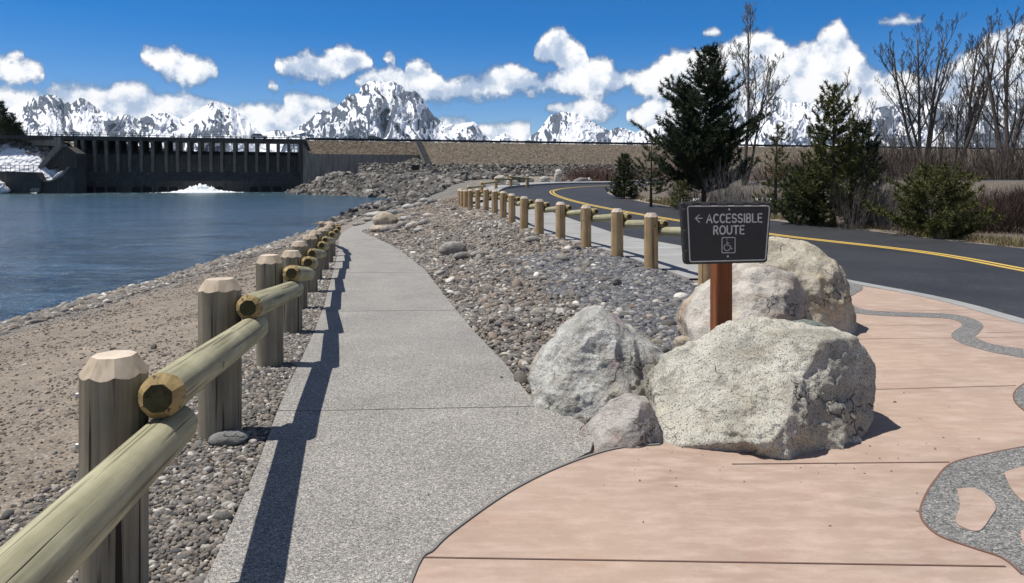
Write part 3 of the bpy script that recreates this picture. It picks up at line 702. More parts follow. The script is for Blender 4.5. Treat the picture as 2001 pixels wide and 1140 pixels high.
# score lines
def line(name, a, b, wd, z, m):
    a = np.array(a); b = np.array(b); t = (b - a) / np.linalg.norm(b - a); n = np.array([-t[1], t[0]]) * wd / 2
    q = [a - n, b - n, b + n, a + n]
    tag(mesh(name, [(x, y, z) for x, y in q], [(0, 1, 2, 3)], m, smooth=False), kind='structure')
for (p, q) in [((828, 1101), (1965, 1119)), ((1430, 916), (1855, 912)), ((1700, 768), (1985, 760)), ((1660, 668), (2100, 662)), ((1672, 640), (1862, 640)), ((1690, 613), (1900, 610)), ((1910, 628), (2060, 640)), ((1928, 655), (2100, 652))]:
    line('plaza_joint', gp(*p), gp(*q), .009, .0275, M['joint'])
line('plaza_joint', gp(900, 1330), gp(2300, 1340), .009, .0275, M['joint'])
# dark gap between path and plaza
wa = west[8:]; loft('plaza_joint', offset(wa, -.012), offset(wa, .002), M['joint_grey'], .032, 1, .003)

# ================================================================== DAM
uD = Vector((.963, .270, 0)).normalized(); nD = Vector((uD.y, -uD.x, 0))      # nD faces the river
O = Vector((-133.5, 216.5, 0))                                                 # left end of the gated section at the crest line
def DP(s, d, z): p = O + uD * s + nD * d; return (p.x, p.y, z)                 # s along, d toward the viewer
MD = Matrix(((uD.x, nD.x, 0, O.x), (uD.y, nD.y, 0, O.y), (0, 0, 1, 0), (0, 0, 0, 1)))
def dbox(mb, s0, s1, d0, d1, z0, z1, mi=0): mb.box(s0, s1, d0, d1, z0, z1, mi, MD)
def s_at(px, d=0.0):
    k = (px - CX) / F; o = O + nD * d; return (k * o.y - o.x) / (uD.x - k * uD.y)
TOP = 14.35
la = [DP(-5000, -7, 9.5), DP(5000, -7, 9.5)]
tag(mesh('lake_water', [la[0], la[1], (9000, 11000, 9.5), (-9000, 11000, 9.5)], [(0, 1, 2, 3)], M['lake'], smooth=False), kind='structure')
dam = empty('gated_dam', (O.x, O.y, ZW), 'dark concrete dam with a row of tall piers and open gate bays above the river', 'dam')
dam.location = (0, 0, 0)
s0, s1 = s_at(142), s_at(592)
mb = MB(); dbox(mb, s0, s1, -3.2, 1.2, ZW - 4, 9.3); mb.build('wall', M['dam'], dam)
mb = MB()   # sloping apron and ledge under the piers
vs_ = [DP(s, d, z) for s in (s0 + 2.5, s1) for d, z in ((1.203, 4.3), (3.6, 1.4), (3.6, ZW - 2), (1.203, ZW - 2))]
mb.add(vs_, [(0, 1, 5, 4), (1, 2, 6, 5), (0, 3, 2, 1), (4, 5, 6, 7)])
mb.build('apron', M['dam'], dam)
mb = MB(); dbox(mb, s_at(0) - 60, s1 + 1, -6.5, 3.0, 13.15, TOP); mb.build('crest_road', M['dam'], dam)
pxs = [v / 3.227 for v in (475, 518, 592, 665, 738, 812, 886, 958, 1043, 1115, 1188, 1256, 1327, 1395, 1477, 1548, 1617, 1686, 1752, 1820, 1890)]
for i, px in enumerate(pxs):
    s = s_at(px, 3.0); mb = MB(); h = .42
    vs_ = [DP(s + a, d, z) for a in (-h, h) for d, z in ((-6, 13.15), (3.0, 13.15), (3.0, 12.2), (2.35, 10.5), (1.9, 5.4), (1.35, 3.7), (-1.0, 3.7), (-6, 9))]
    n = 8; mb.add(vs_, [tuple(range(n)), tuple(range(2 * n - 1, n - 1, -1))] + [(k, n + k, n + (k + 1) % n, (k + 1) % n) for k in range(n)])
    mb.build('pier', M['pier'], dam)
for i in range(len(pxs) - 1):      # gates closing the bays, left ones raised
    sa, sb = s_at(pxs[i], 1) + .42, s_at(pxs[i + 1], 1) - .42
    mb = MB(); dbox(mb, sa, sb, -.6, -.2, 9.3, 10.4)
    mb.build('gate', M['steel'], dam)
    if i < 9:
        mb = MB(); dbox(mb, sa, sb - (.55 + .08 * i), -2.9, -2.6, 10.4, 13.14); mb.build('stop_panel', M['steel'], dam)
for i, px in enumerate([v / 3.227 for v in (480, 560, 635, 705, 860, 930, 1025, 1095, 1245, 1380, 1600, 1680, 1750)]):
    s = s_at(px, 3.6); n = 8; hw = 1.15
    pts = [(-hw, ZW - .5), (hw, ZW - .5)] + [(hw * math.cos(math.pi * k / n), -.75 + .45 * math.sin(math.pi * k / n)) for k in range(n + 1)]
    vs_ = [DP(s + a, 3.62, z) for a, z in pts]; mb = MB(); mb.add(vs_, [tuple(range(len(vs_)))])
    vs2 = [DP(s + a, 3.60, z) for a, z in pts]; mb.add(vs2, [tuple(range(len(vs_)))[::-1]])
    mb.build('outlet', M['hole'], dam)
    mb = MB(); dbox(mb, s + 1.3, s + 1.75, 3.602, 4.3, ZW - 1, .2); mb.build('buttress', M['dam'], dam)
mb = MB(); dbox(mb, s1 - .8, s1 + .6, -5, 4.2, ZW - 4, 13.14); mb.build('end_pier', M['dam'], dam)
# stone bed and lit edge at right: wing wall with sloping corner
wing = empty('wing_wall', (0, 0, 0), 'long grey concrete wing wall between the gates and the rock bank', 'wall')
mb = MB()
def onD(px, z, d): s = s_at(px, d); return DP(s, d, z)
wl = onD(592, 0, 4.5); zt = lambda py, p: HC - (py - HZ) * p[1] / F
tops = [(592, 281), (606, 301), (700, 302), (826, 303)]
for a, b in zip(tops[:-1], tops[1:]):
    A = onD(a[0], 0, 4.5); B = onD(b[0], 0, 4.5)
    za, zb = zt(a[1], A), zt(b[1], B)
    A2 = onD(a[0], 0, 3.7); B2 = onD(b[0], 0, 3.7)
    vs_ = [(A[0], A[1], -4), (B[0], B[1], -4), (B[0], B[1], zb), (A[0], A[1], za), (A2[0], A2[1], -4), (B2[0], B2[1], -4), (B2[0], B2[1], zb), (A2[0], A2[1], za)]
    mb.add(vs_, [(0, 1, 2, 3), (3, 2, 6, 7), (4, 7, 6, 5), (1, 5, 6, 2), (0, 3, 7, 4)])
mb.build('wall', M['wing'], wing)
# earth embankment
emb = empty('embankment_dam', (0, 0, 0), 'long dry grass embankment with a dark railing along its crest', 'embankment')
ss = np.arange(s1 + .6, 620, 2.0)
rows = [(-8, 0), (-7, 9.5), (-4, 13.95), (2.6, 14.0)] + [(2.6 + k * 1.2, 14.0 - k * .53) for k in range(1, 24)]
V_ = []
for s in ss:
    for d, z in rows:
        ww = 1.0
        p = DP(s, d, z); j = 0 if d < 3 else .22
        V_.append((p[0], p[1], z + j * float(0)))
V_ = np.array(V_); nse = fbm(V_[:, 0] * .35, V_[:, 1] * .35, V_[:, 2] * .3, 4, 3); V_[:, 2] += np.where(np.tile([d > 3 for d, z in rows], len(ss)), nse * .55, 0)
# the part above the wing wall is cut back behind it
k = len(rows); I = np.arange(len(ss) * k).reshape(len(ss), k); Fq = np.stack([I[:-1, :-1], I[:-1, 1:], I[1:, 1:], I[1:, :-1]], -1)
sc = s_at(826, 4.5)
keep = np.ones(Fq.shape[:2], bool)
for i, s in enumerate(ss[:-1]):
    for j in range(k - 1):
        if s < sc - 1 and rows[j][0] > 3.9: keep[i, j] = False
V2 = V_.reshape(len(ss), k, 3)
for i, s in enumerate(ss):
    if s < sc:      # steep grass from crest to wall top
        for j in range(k):
            if rows[j][0] > 2.7:
                t = min(1, (rows[j][0] - 2.6) / 1.2); p = DP(s, 2.6 + 1.25 * t, 0); V2[i, j] = (p[0], p[1], 14.0 - t * 4.4)
mesh('slope', V2.reshape(-1, 3), Fq[keep].reshape(-1, 4), M['emb'], emb)
# stair strip down the slope
mb = MB()
pa = onD(812, 0, 3.4); s_a = s_at(812, 3.4); s_b = s_at(826, 3.4)
def slopez(d): return 14.0 - (d - 2.6) * .53 / 1.2
for k2 in range(44):
    d0 = 2.6 + k2 * .6; d1 = d0 + .6; z0_ = slopez(d0) + .35
    sa = s_a + .02 * k2; mb.box(sa, sa + 2.0, d0, d1, z0_ - 1.4, z0_, 0, MD)
mb.build('stair_strip', M['wing'], emb)
# railings on the crest
mb = MB()
for s in np.arange(s_at(0) - 40, s1, 2.2): dbox(mb, s, s + .14, 2.8, 2.94, TOP, TOP + 1.05)
dbox(mb, s_at(0) - 40, s1 + .5, 2.82, 2.92, TOP + .92, TOP + 1.0); dbox(mb, s_at(0) - 40, s1 + .5, 2.82, 2.92, TOP + .35, TOP + .5)
mb.build('railing', M['steel'], dam)
mb = MB()
for s in np.arange(s1 + .7, 560, 3.0): dbox(mb, s, s + .16, 2.0, 2.16, 13.9, 15.15)
dbox(mb, s1 + .7, 560, 2.02, 2.14, 14.15, 14.85)
mb.build('railing', M['steel'], emb)

# ---- left bank with snow, walls and the low basin
LB = [(-122, 224), (-124, 214), (-127, 208), (-134, 204.5), (-150, 201), (-230, 190), (-420, 180), (-420, 340), (-122, 340)]
bx = np.arange(-420, -127, 2.0); by = np.arange(178, 300, 2.0); BX, BY = np.meshgrid(bx, by)
sdl = np.where(inpoly(BX, BY, LB), 1, -1) * segdist(BX, BY, LB[:7])
BZ = ZW - .3 + np.clip((sdl + .5) * .9, -1.5, 2.2) + np.clip((sdl - .6) * 1.3, 0, 13.4) + fbm(BX * .3, BY * .3, 0, 4, 21) * .5
bv = np.stack([BX, BY, BZ], -1).reshape(-1, 3); I = np.arange(BX.size).reshape(BX.shape)
bf = np.stack([I[:-1, :-1], I[:-1, 1:], I[1:, 1:], I[1:, :-1]], -1).reshape(-1, 4)
def b_bank(g, out):
    p = g.pos; n = g.noise(p, .12, 6, .65); s = g.sep(p); v = g.sep(g.vor(p, .9))
    c = g.ramp(v[0], [(0, (.08, .08, .072)), (.6, (.18, .17, .15)), (1, (.34, .32, .28))])
    k = g.m('ADD', g.m('MULTIPLY', g.m('SUBTRACT', s[2], 8.2), -.10), n)
    k = g.m('ADD', k, g.m('MULTIPLY', g.m('ADD', s[0], 134), -.03))
    c = g.mix(g.rng(k, .50, .62), c, (.8, .81, .83))
    out(c, .9, g.bump(g.vor(p, .9, 0), 1, .5))
M['bank'] = mat('bank_rock_and_snow', b_bank)
tag(mesh('left_bank', bv, bf, M['bank']), kind='structure')
bwall = empty('abutment_wall', (0, 0, 0), 'pale slanted abutment wall climbing beside the leftmost gate', 'wall')
def pxbox(mb, pts, D, th, mi=0):       # vertical slab whose face outline passes through photo points at distance D
    a = [W(x, y, D) for x, y in pts]; b = [p + Vector((0, th, 0)) for p in a]; n = len(a)
    mb.add(a + b, [tuple(range(n)), tuple(range(2 * n - 1, n - 1, -1))] + [(k, n + k, n + (k + 1) % n, (k + 1) % n) for k in range(n)], mi)
mb = MB(); pxbox(mb, [(66, 336), (71, 340), (120, 287), (118, 281), (104, 288)], 210, 3); mb.build('coping', M['wing'], bwall)
mb = MB(); pxbox(mb, [(71, 341), (120, 287.5), (132, 287), (150, 300), (150, 352), (130, 352), (112, 326)], 211, 5); mb.build('wall', M['dam'], bwall)
mb = MB(); pxbox(mb, [(0, 268), (118, 268), (118, 286), (60, 284), (30, 279), (18, 271), (0, 267.5)], 214, 2); mb.build('parapet', M['wing'], bwall)
basin = empty('basin_wall', (0, 0, 0), 'low dark concrete basin wall with a curved lip at the left waterline', 'wall')
mb = MB(); pxbox(mb, [(-200, 330), (0, 335), (72, 337), (80, 352), (80, 376), (-200, 382)], 203, 2.5); mb.build('wall', M['dam'], basin)
mb = MB(); pxbox(mb, [(72, 352), (96, 354), (120, 344), (133, 328), (139, 328), (145, 350), (145, 378), (72, 380)], 204, 6); mb.build('curved_wall', M['dam'], basin)
mb = MB(); pxbox(mb, [(78, 353), (96, 353.5), (118, 343), (131, 327), (135, 327), (122, 345), (98, 356), (78, 355)], 203.6, .3); mb.build('lip', M['wing'], basin)
mb = MB(); pxbox(mb, [(57, 374), (62, 368), (76, 368), (76, 376)], 202.5, .5); mb.build('pale_block', M['wing'], basin)
for px in range(2, 72, 9):
    mb = MB(); a = W(px, 336, 202.8); mb.box(a.x - .05, a.x + .05, a.y, a.y + .1, a.z - .3, a.z + 1.9); mb.build('fence_post', M['rim'], basin)
mb = MB(); a = W(0, 336, 202.8); b = W(68, 337, 202.8)
for zz in (1.8, .9): mb.tube([a + Vector((0, 0, zz)), b + Vector((0, 0, zz))], .06, 4)
mb.build('fence_rail', M['rim'], basin)

# ================================================================== MOUNTAINS
SK = [(-700,235),(-560,205),(-430,222),(-300,200),(-180,215),(-60,224),(0,222),(20,212),(36,202),(56,194),(71,190),(82,187),(96,185),(109,187),(120,194),(125,203),(134,199),(139,205),(150,195),(158,191),(172,197),(185,208),(198,218),(208,218),(224,229),(238,225),(252,223),(267,233),(280,230),(297,223),(310,222),(325,221),(340,227),(355,233),(366,229),(380,220),(396,210),(412,202),(421,199),(429,202),(439,212),(452,209),(462,217),(475,228),(492,245),(511,261),(525,259),(541,254),(561,258),(571,257),(587,246),(604,236),(618,221),(632,215),(640,219),(651,212),(662,205),(680,186),(692,184),(701,183),(706,169),(721,159),(740,158),(753,162),(765,158),(784,167),(793,178),(804,180),(810,177),(823,188),(830,200),(839,215),(847,226),(862,237),(873,241),(891,244),(906,241),(925,238),(932,243),(943,259),(963,274),(969,267),(987,260),(1002,267),(1015,276),(1030,275),(1036,267),(1054,254),(1065,239),(1076,225),(1095,220),(1110,219),(1124,220),(1139,228),(1169,245),(1191,256),(1206,249),(1224,252),(1243,260),(1257,252),(1290,240),(1340,232),(1400,225),(1450,222),(1478,206),(1496,191),(1511,187),(1531,193),(1553,202),(1583,199),(1605,198),(1640,204),(1662,210),(1689,215),(1733,207),(1768,206),(1803,210),(1838,200),(1880,206),(1943,197),(2000,193),(2100,200),(2250,190),(2400,205),(2550,195),(2800,220)]
sk = np.array(SK, float)
def mountain(name, prof, x0, x1, base, Rc, depth, seed, amp, dx=1.6, rows=120, jag=1.6, rockbias=0.0, label=None):
    px = np.arange(x0, x1, dx); t = np.linspace(0, 1, rows)
    S = np.interp(px, prof[:, 0], prof[:, 1]) + jag * fbm(px * .09, px * 0 + seed, 0, 4, seed)
    PX, T = np.meshgrid(px, t)
    Sg = np.broadcast_to(S, PX.shape)
    # image elevation rises from base to the crest, distance recedes with it
    e = (HZ - (base + (Sg - base) * T)) / F
    hgt = (base - Sg) / 120.0                                  # how tall this column is
    # spurs: ridges fanning from the summits, domain warped downhill
    wx = PX * .018 + .9 * fbm(PX * .01, T * 1.6, 0, 3, seed + 3)
    fan = T * .0
    n1 = fbm(wx * 1.3, T * 1.1 * hgt + .6 * PX * .006, 0, 5, seed + 1, .42, True)
    n2 = fbm(PX * .055 + T * 1.3, T * 3.5 * hgt - PX * .02, 0, 4, seed + 2, .5, True)
    n3 = fbm(PX * .16, T * 11 * hgt, 0, 4, seed + 7, .6)
    env = (.35 + .65 * (1 - T)) * np.clip(hgt, .25, 1.3)
    disp = amp * (n1 * env + .22 * n2 * np.clip(hgt, .3, 1.2) + .05 * n3)
    r = Rc - depth * (1 - T) * np.clip(hgt, .35, 1.4) - disp
    back = 1
    X = (PX - CX) / F * r; Z = HC + e * r
    V = np.stack([X, r, Z], -1)
    # back side
    bk = V[-1:].copy(); bk[..., 1] += 2500; bk[..., 0] *= 1.15; bk[..., 2] = 0
    V = np.concatenate([V, bk], 0); k, n = V.shape[:2]
    I = np.arange(k * n).reshape(k, n); Fq = np.stack([I[:-1, :-1], I[:-1, 1:], I[1:, 1:], I[1:, :-1]], -1).reshape(-1, 4)
    o = mesh(name, V.reshape(-1, 3), Fq, M['mtn'])
    # rock shows on convex, steep ground; snow lies in the gullies
    gx_ = np.gradient(disp, axis=1) / dx; gz_ = np.gradient(disp, axis=0)
    curv = n2 * .55 + n1 * .35
    patch = fbm(PX * .02, T * 2 * hgt, 0, 4, seed + 11)
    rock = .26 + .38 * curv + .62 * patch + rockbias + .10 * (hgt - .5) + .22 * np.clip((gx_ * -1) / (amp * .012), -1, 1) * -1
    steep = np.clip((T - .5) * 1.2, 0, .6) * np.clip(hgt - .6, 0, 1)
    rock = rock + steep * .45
    rk = np.concatenate([rock, rock[-1:]], 0).astype(np.float32)
    at = o.data.attributes.new('rock', 'FLOAT', 'POINT'); at.data.foreach_set('value', rk.ravel())
    return tag(o, kind='structure')
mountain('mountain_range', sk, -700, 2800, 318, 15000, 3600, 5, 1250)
# forested front spurs below the main peak
fs = np.array([(-700, 318), (540, 318), (560, 268), (600, 258), (640, 243), (670, 236), (700, 250), (730, 270), (760, 285), (800, 318), (2800, 318)], float)
mountain('foothill', fs, 545, 800, 318, 11200, 900, 31, 420, 1.2, 60, .8, .18)
fs2 = np.array([(860, 318), (885, 268), (905, 254), (925, 244), (945, 262), (970, 285), (980, 318)], float)
mountain('foothill', fs2, 862, 978, 318, 11600, 700, 37, 380, 1.2, 50, .8, .35)
fs3 = np.array([(1560, 318), (1600, 285), (1680, 272), (1740, 262), (1800, 256), (1900, 262), (2001, 255), (2300, 262), (2600, 318)], float)
mountain('foothill', fs3, 1565, 2590, 318, 8000, 900, 41, 420, 2.0, 50, 1.0, .25)
# ================================================================== FENCES
def log_parts(Rr_, L, ch, hc, top=.62, both=False, seed=0, n=32, bulge=.012):
    """log along +Z from 0 to L with an octagonal chamfer cut; returns side, chamfer+end geometry"""
    rnd = random.Random(seed); ph = [rnd.uniform(0, 6.28) for _ in range(4)]; oo = rnd.uniform(0, .8)
    def rad(a, z): return Rr_ * (1 + bulge * math.sin(2 * a + ph[0] + z) + bulge * .7 * math.sin(3 * a + ph[1] - 1.7 * z) + bulge * .5 * math.sin(5 * a + ph[2] + 3 * z))
    def cut(a, zend, sgn):     # where the planar facets meet the round side
        f = (a + oo) % (math.pi / 4) - math.pi / 8
        return zend - sgn * (hc - (1 - math.cos(f) * 1.0) * hc / (1 - top) * .95)
    rings = 7; V = []; Fc = []
    for k in range(rings):
        t = k / (rings - 1)
        for j in range(n):
            a = 2 * math.pi * j / n
            z1 = cut(a, L, 1); z0 = cut(a, 0, -1) if both else 0.0
            z = z0 + (z1 - z0) * t; r = rad(a, z); V.append((r * math.cos(a), r * math.sin(a), z))
    for k in range(rings - 1):
        for j in range(n): Fc.append((k * n + j, k * n + (j + 1) % n, (k + 1) * n + (j + 1) % n, (k + 1) * n + j))
    def cap(zend, sgn):
        v = []; f = []; idx = []
        for j in range(n):
            a = 2 * math.pi * j / n; z = cut(a, zend, sgn); r = rad(a, z); v.append((r * math.cos(a), r * math.sin(a), z))
        for j in range(n):
            a = 2 * math.pi * j / n; ff = (a + oo) % (math.pi / 4) - math.pi / 8; r = Rr_ * top / math.cos(ff) * .96
            v.append((r * math.cos(a), r * math.sin(a), zend))
        for j in range(n):
            q = (j, (j + 1) % n, n + (j + 1) % n, n + j); f.append(q if sgn > 0 else q[::-1]); idx.append(0)
        q = tuple(range(n, 2 * n)); f.append(q if sgn > 0 else q[::-1]); idx.append(1)
        return v, f, idx
    return (V, Fc), cap(L, 1), (cap(0, -1) if both else None)

def log_fence(label, pts, side, zbase, pm, capm, capt, Rp, Hp, seed, rmat=('rail', 'rail_cut', 'rail_end'), first=None, ext=None, Rl=.081):
    f = empty('log_fence', (pts[0][0], pts[0][1], zbase(*pts[0])), label, 'fence'); f.location = (0, 0, 0)
    rnd = random.Random(seed); tops = []
    allp = ([first] if first else []) + pts
    for i, (x, y) in enumerate(allp):
        z = zbase(x, y); r = Rp * rnd.uniform(.94, 1.06); h = Hp * rnd.uniform(.985, 1.02)
        (V, Fc), c1, _ = log_parts(r, h + .3, .09, .074, .64, False, seed * 50 + i)
        e = mesh('post', V, Fc, M[pm], f, True); e.location = (x, y, z - .3); e.rotation_euler = (rnd.uniform(-.008, .008), rnd.uniform(-.008, .008), rnd.uniform(0, 6.28))
        t = mesh('post_top', c1[0], c1[1], [M[capm], M[capt]], e, False, c1[2])
        tops.append((x, y, z))
    Pn = len(allp)
    for i in range(Pn - 1):
        a = Vector(allp[i]); b = Vector(allp[i + 1]); d = (b - a).normalized(); nrm = Vector((d.y, -d.x)) * side
        # neighbour directions so the rail hugs both posts
        ra = Rl * rnd.uniform(.93, 1.07)
        pa = a - d * .17 + nrm * (Rp + ra * .92); pb = b + d * .17 + nrm * (Rp + ra * .92)
        za = zbase(a.x, a.y) + .845 + rnd.uniform(-.012, .012); zb = zbase(b.x, b.y) + .668 + rnd.uniform(-.012, .012)
        A = Vector((pa.x, pa.y, za)); B = Vector((pb.x, pb.y, zb)); Lr = (B - A).length
        (V, Fc), c1, c0 = log_parts(ra, Lr, .07, .06, .62, True, seed * 90 + i, 28, .022)
        # local Y runs along the rail so its grain follows it
        sw = lambda vs_: [(v[0], v[2], -v[1]) for v in vs_]
        rl = mesh('rail', sw(V), Fc, M[rmat[0]], f, True)
        q = (B - A).to_track_quat('Y', 'Z'); rl.rotation_mode = 'QUATERNION'; rl.rotation_quaternion = q; rl.location = A
        for c_ in (c0, c1): mesh('rail_end', sw(c_[0]), c_[1], [M[rmat[1]], M[rmat[2]]], rl, False, c_[2])
        if i > 14: continue
        for (cx_, cz) in ((a, za), (b, zb)):
            mbk = MB(); o = Vector((cx_.x, cx_.y)) - nrm * (Rp - .004)
            mbk.tube([(o.x, o.y, cz - .02), (o.x - nrm.x * .01, o.y - nrm.y * .01, cz - .02)], .011, 8)
            mbk.build('bolt', M['bolt'], f)
    return f
def zb_l(x, y): return H1(x, y) - .0
LP = [(-1.52, 2.85), (-1.885, 4.83), (-2.20, 6.8), (-2.66, 9.0), (-3.16, 11.1), (-3.56, 13.2), (-4.02, 15.3), (-4.42, 17.5), (-4.84, 19.7), (-5.3, 21.9), (-5.85, 24.1), (-6.5, 26.3), (-7.25, 28.5)]
log_fence('weathered grey post fence with pale green rails between the river beach and the path', LP, 1, zb_l, 'post_grey', 'cap_tan', 'cap_pale', .125, 1.0, 3, first=(-1.14, .85))
RP = [(2.97, 11.4), (2.48, 13.3), (2.16, 15.35), (1.72, 17.4), (1.25, 19.3), (.77, 21.0), (.37, 23), (.0, 25.1), (-.33, 27.6), (-.7, 30.2), (-1.15, 32.8), (-1.62, 35.3), (-2.1, 37.8), (-2.5, 40.3), (-2.85, 42.8), (-3.15, 45.3), (-3.35, 47.8), (-3.45, 50.2), (-3.05, 52.4), (-2.2, 54.2), (-1.2, 55.8), (-.1, 57.3), (1.2, 58.8)]
def zb_r(x, y): return H1(x, y)
log_fence('newer tan post fence curving along the pavement above the gravel slope', [(x - .0, y) for x, y in RP], 1, zb_r, 'post_tan', 'cap_pale', 'cap_pale', .128, 1.0, 8)

# ================================================================== SIGN
sg = empty('sign', (0, 0, 0), 'dark accessible route sign with pale lettering on a red cedar post', 'sign')
SC = 5.5 / F; ang = R(11); bc_ = W(1418, 455, 5.5)
rr = Vector((math.cos(ang), math.sin(ang), 0)); nn = Vector((math.sin(ang), -math.cos(ang), 0)); uu = Vector((0, 0, 1))
MS = Matrix(((rr.x, uu.x, nn.x, bc_.x), (rr.y, uu.y, nn.y, bc_.y), (rr.z, uu.z, nn.z, bc_.z), (0, 0, 0, 1)))
def sp(px, py, k=0.0): return ((px - 1418) * SC, (455 - py) * SC, k)      # board plane: x right, y up, z toward the viewer
def rounded(c, r, n=6):
    out = []; k = len(c)
    for i in range(k):
        p = Vector(c[i]); a = (Vector(c[i - 1]) - p).normalized(); b = (Vector(c[(i + 1) % k]) - p).normalized()
        p0 = p + a * r; p1 = p + b * r
        for j in range(n + 1):
            t = j / n; out.append(tuple((p0 * (1 - t) ** 2 + p * 2 * t * (1 - t) + p1 * t * t)))
    return out
def plate(name, outl, z0, z1, m, bev=.0, parent=sg):
    n = len(outl); cx_ = sum(p[0] for p in outl) / n; cy_ = sum(p[1] for p in outl) / n
    ins = []
    for i, p in enumerate(outl):
        a = Vector(outl[i - 1]); b = Vector(outl[(i + 1) % n]); t = (b - a).normalized(); nv = Vector((-t.y, t.x))
        if nv.dot(Vector((cx_ - p[0], cy_ - p[1]))) < 0: nv = -nv
        ins.append((p[0] + nv.x * bev, p[1] + nv.y * bev))
    L1_ = [(x, y, z0) for x, y in outl]; L2_ = [(x, y, z1 - bev) for x, y in outl]; L3_ = [(x, y, z1) for x, y in ins]
    V = L1_ + L2_ + L3_; Fc = [tuple(range(n))[::-1], tuple(range(2 * n, 3 * n))]
    for k in (0, n):
        Fc += [(k + i, k + (i + 1) % n, k + n + (i + 1) % n, k + n + i) for i in range(n)]
    o = mesh(name, V, Fc, m, parent, False); o.matrix_world = MS; return o
corners = [sp(1322.5, 394)[:2], sp(1514, 396)[:2], sp(1504.5, 515)[:2], sp(1331, 515)[:2]]
outl = rounded(corners[::-1], .026)
# nibbled rim: small scallops along left and right edges
ol = []
for i in range(len(outl)):
    a = Vector(outl[i]); b = Vector(outl[(i + 1) % len(outl)]); n_ = max(1, int((b - a).length / .012))
    for j in range(n_): ol.append(a + (b - a) * j / n_)
ol2 = []
for i, p in enumerate(ol):
    w_ = .0022 * math.sin(i * .9) * (1 if abs(p.x) > .3 else .35); c = Vector((0, 0)); ol2.append(tuple(p + (c - p).normalized() * max(0, w_)))
board = plate('board', ol2, -.022, .020, M['board'], .008)
# worn rim pieces along top and sides, paler to paint the lit edge
def edge_piece(p0, p1, wd, ch):
    a = Vector(p0); b = Vector(p1); t = (b - a).normalized(); nv = Vector((-t.y, t.x))
    if nv.dot(-a) < 0: nv = -nv
    q = [a, b, b + nv * wd - t * ch, a + nv * wd + t * ch]
    if (q[1] - q[0]).cross(q[2] - q[1]) < 0: q = q[::-1]
    return [tuple(v) for v in q]
for x0, x1 in ((1330, 1348), (1361, 1383), (1396, 1417), (1431, 1452), (1466, 1486), (1498, 1508)):
    plate('rim', edge_piece(sp(x0, 395.3)[:2], sp(x1, 395.3)[:2], .016, .006), .0195, .0222, M['rim'])
for y0, y1 in ((405, 411), (447, 451), (486, 490)):
    plate('rim', edge_piece(sp(1324.5 + (y0 - 394) * .07, y0)[:2], sp(1324.5 + (y1 - 394) * .07, y1)[:2], .022, .009), .0195, .0222, M['rim'])
# raised border
def frame_tube(name, pts, r, closed=True, parent=sg, mi='letter', z=.0205):
    mb = MB(); P = [(x, y, z) for x, y in pts]
    if closed: P = P + P[:2]
    mb.tube(P, r, 8, cap=not closed)
    V = [(x, y, z + (zz - z) * .55) for x, y, zz in mb.v]
    o = mesh(name, V, mb.f, M[mi], parent, True); o.matrix_world = MS; return o
bcn = [sp(1336, 402.5)[:2], sp(1508.5, 403)[:2], sp(1499.5, 509)[:2], sp(1341, 509.5)[:2]]
frame_tube('border', rounded(bcn[::-1], .018, 5), .0048)
# lettering as rounded strokes: unit box 0..1 x 0..1
def arc(cx, cy, rx, ry, a0, a1, n=10): return [(cx + rx * math.cos(R(a0 + (a1 - a0) * i / n)), cy + ry * math.sin(R(a0 + (a1 - a0) * i / n))) for i in range(n + 1)]
GL = {'A': [[(0, 0), (.5, 1), (1, 0)], [(.2, .34), (.8, .34)]],
      'C': [arc(.55, .5, .55, .5, 50, 310, 16)],
      'E': [[(.95, 1), (0, 1), (0, 0), (.95, 0)], [(0, .52), (.8, .52)]],
      'S': [arc(.5, .74, .46, .26, 30, 180, 8) + arc(.5, .74, .46, .26, 180, 250, 4)[1:] + arc(.5, .25, .5, .25, 80, -150, 12)],
      'I': [[(.5, 0), (.5, 1)]],
      'B': [[(0, 0), (0, 1), (.5, 1)] + arc(.5, .76, .38, .24, 90, -90, 8) + [(0, .52)], [(.5, .52)] + arc(.5, .26, .45, .26, 90, -90, 8) + [(0, 0)]],
      'L': [[(0, 1), (0, 0), (.9, 0)]],
      'R': [[(0, 0), (0, 1), (.5, 1)] + arc(.5, .74, .42, .26, 90, -90, 8) + [(0, .48)], [(.5, .48), (.95, 0)]],
      'O': [arc(.5, .5, .52, .5, 90, 450, 22)],
      'U': [[(0, 1), (0, .35)] + arc(.5, .35, .5, .35, 180, 360, 10) + [(1, 1)]],
      'T': [[(0, 1), (1, 1)], [(.5, 1), (.5, 0)]]}
def word(txt, x0, x1, yb, yt, widths, sw=.0062):
    tot = sum(widths.get(c, 1) for c in txt); gap = .36; tot += gap * (len(txt) - 1); k = (x1 - x0) / tot; x = x0
    for c in txt:
        wd = widths.get(c, 1) * k; mb = MB()
        for st in GL[c]:
            pts = [sp(x + u * wd, yb + (yt - yb) * v) for u, v in st]
            # rounded stroke ends
            P = [Vector((p[0], p[1], .0205)) for p in pts]
            d0 = (P[0] - P[1]).normalized(); d1 = (P[-1] - P[-2]).normalized()
            ext = [P[0] + d0 * sw * .9, P[0] + d0 * sw * .6] + P + [P[-1] + d1 * sw * .6, P[-1] + d1 * sw * .9]
            rad = [sw * .45, sw * .8] + [sw] * len(P) + [sw * .8, sw * .45]
            mb.tube(ext, rad, 8)
        V = [(a, b, .0205 + (zz - .0205) * .5) for a, b, zz in mb.v]
        o = mesh('letter', V, mb.f, M['letter'], board, True); o.matrix_world = MS
        x += wd + gap * k
wdt = {'I': .14, 'A': 1.0, 'C': .85, 'E': .72, 'S': .78, 'B': .78, 'L': .72, 'R': .78, 'O': 1.0, 'U': .85, 'T': .9}
word('ACCESSIBLE', 1375.5, 1492, 434.5, 418.5, wdt)
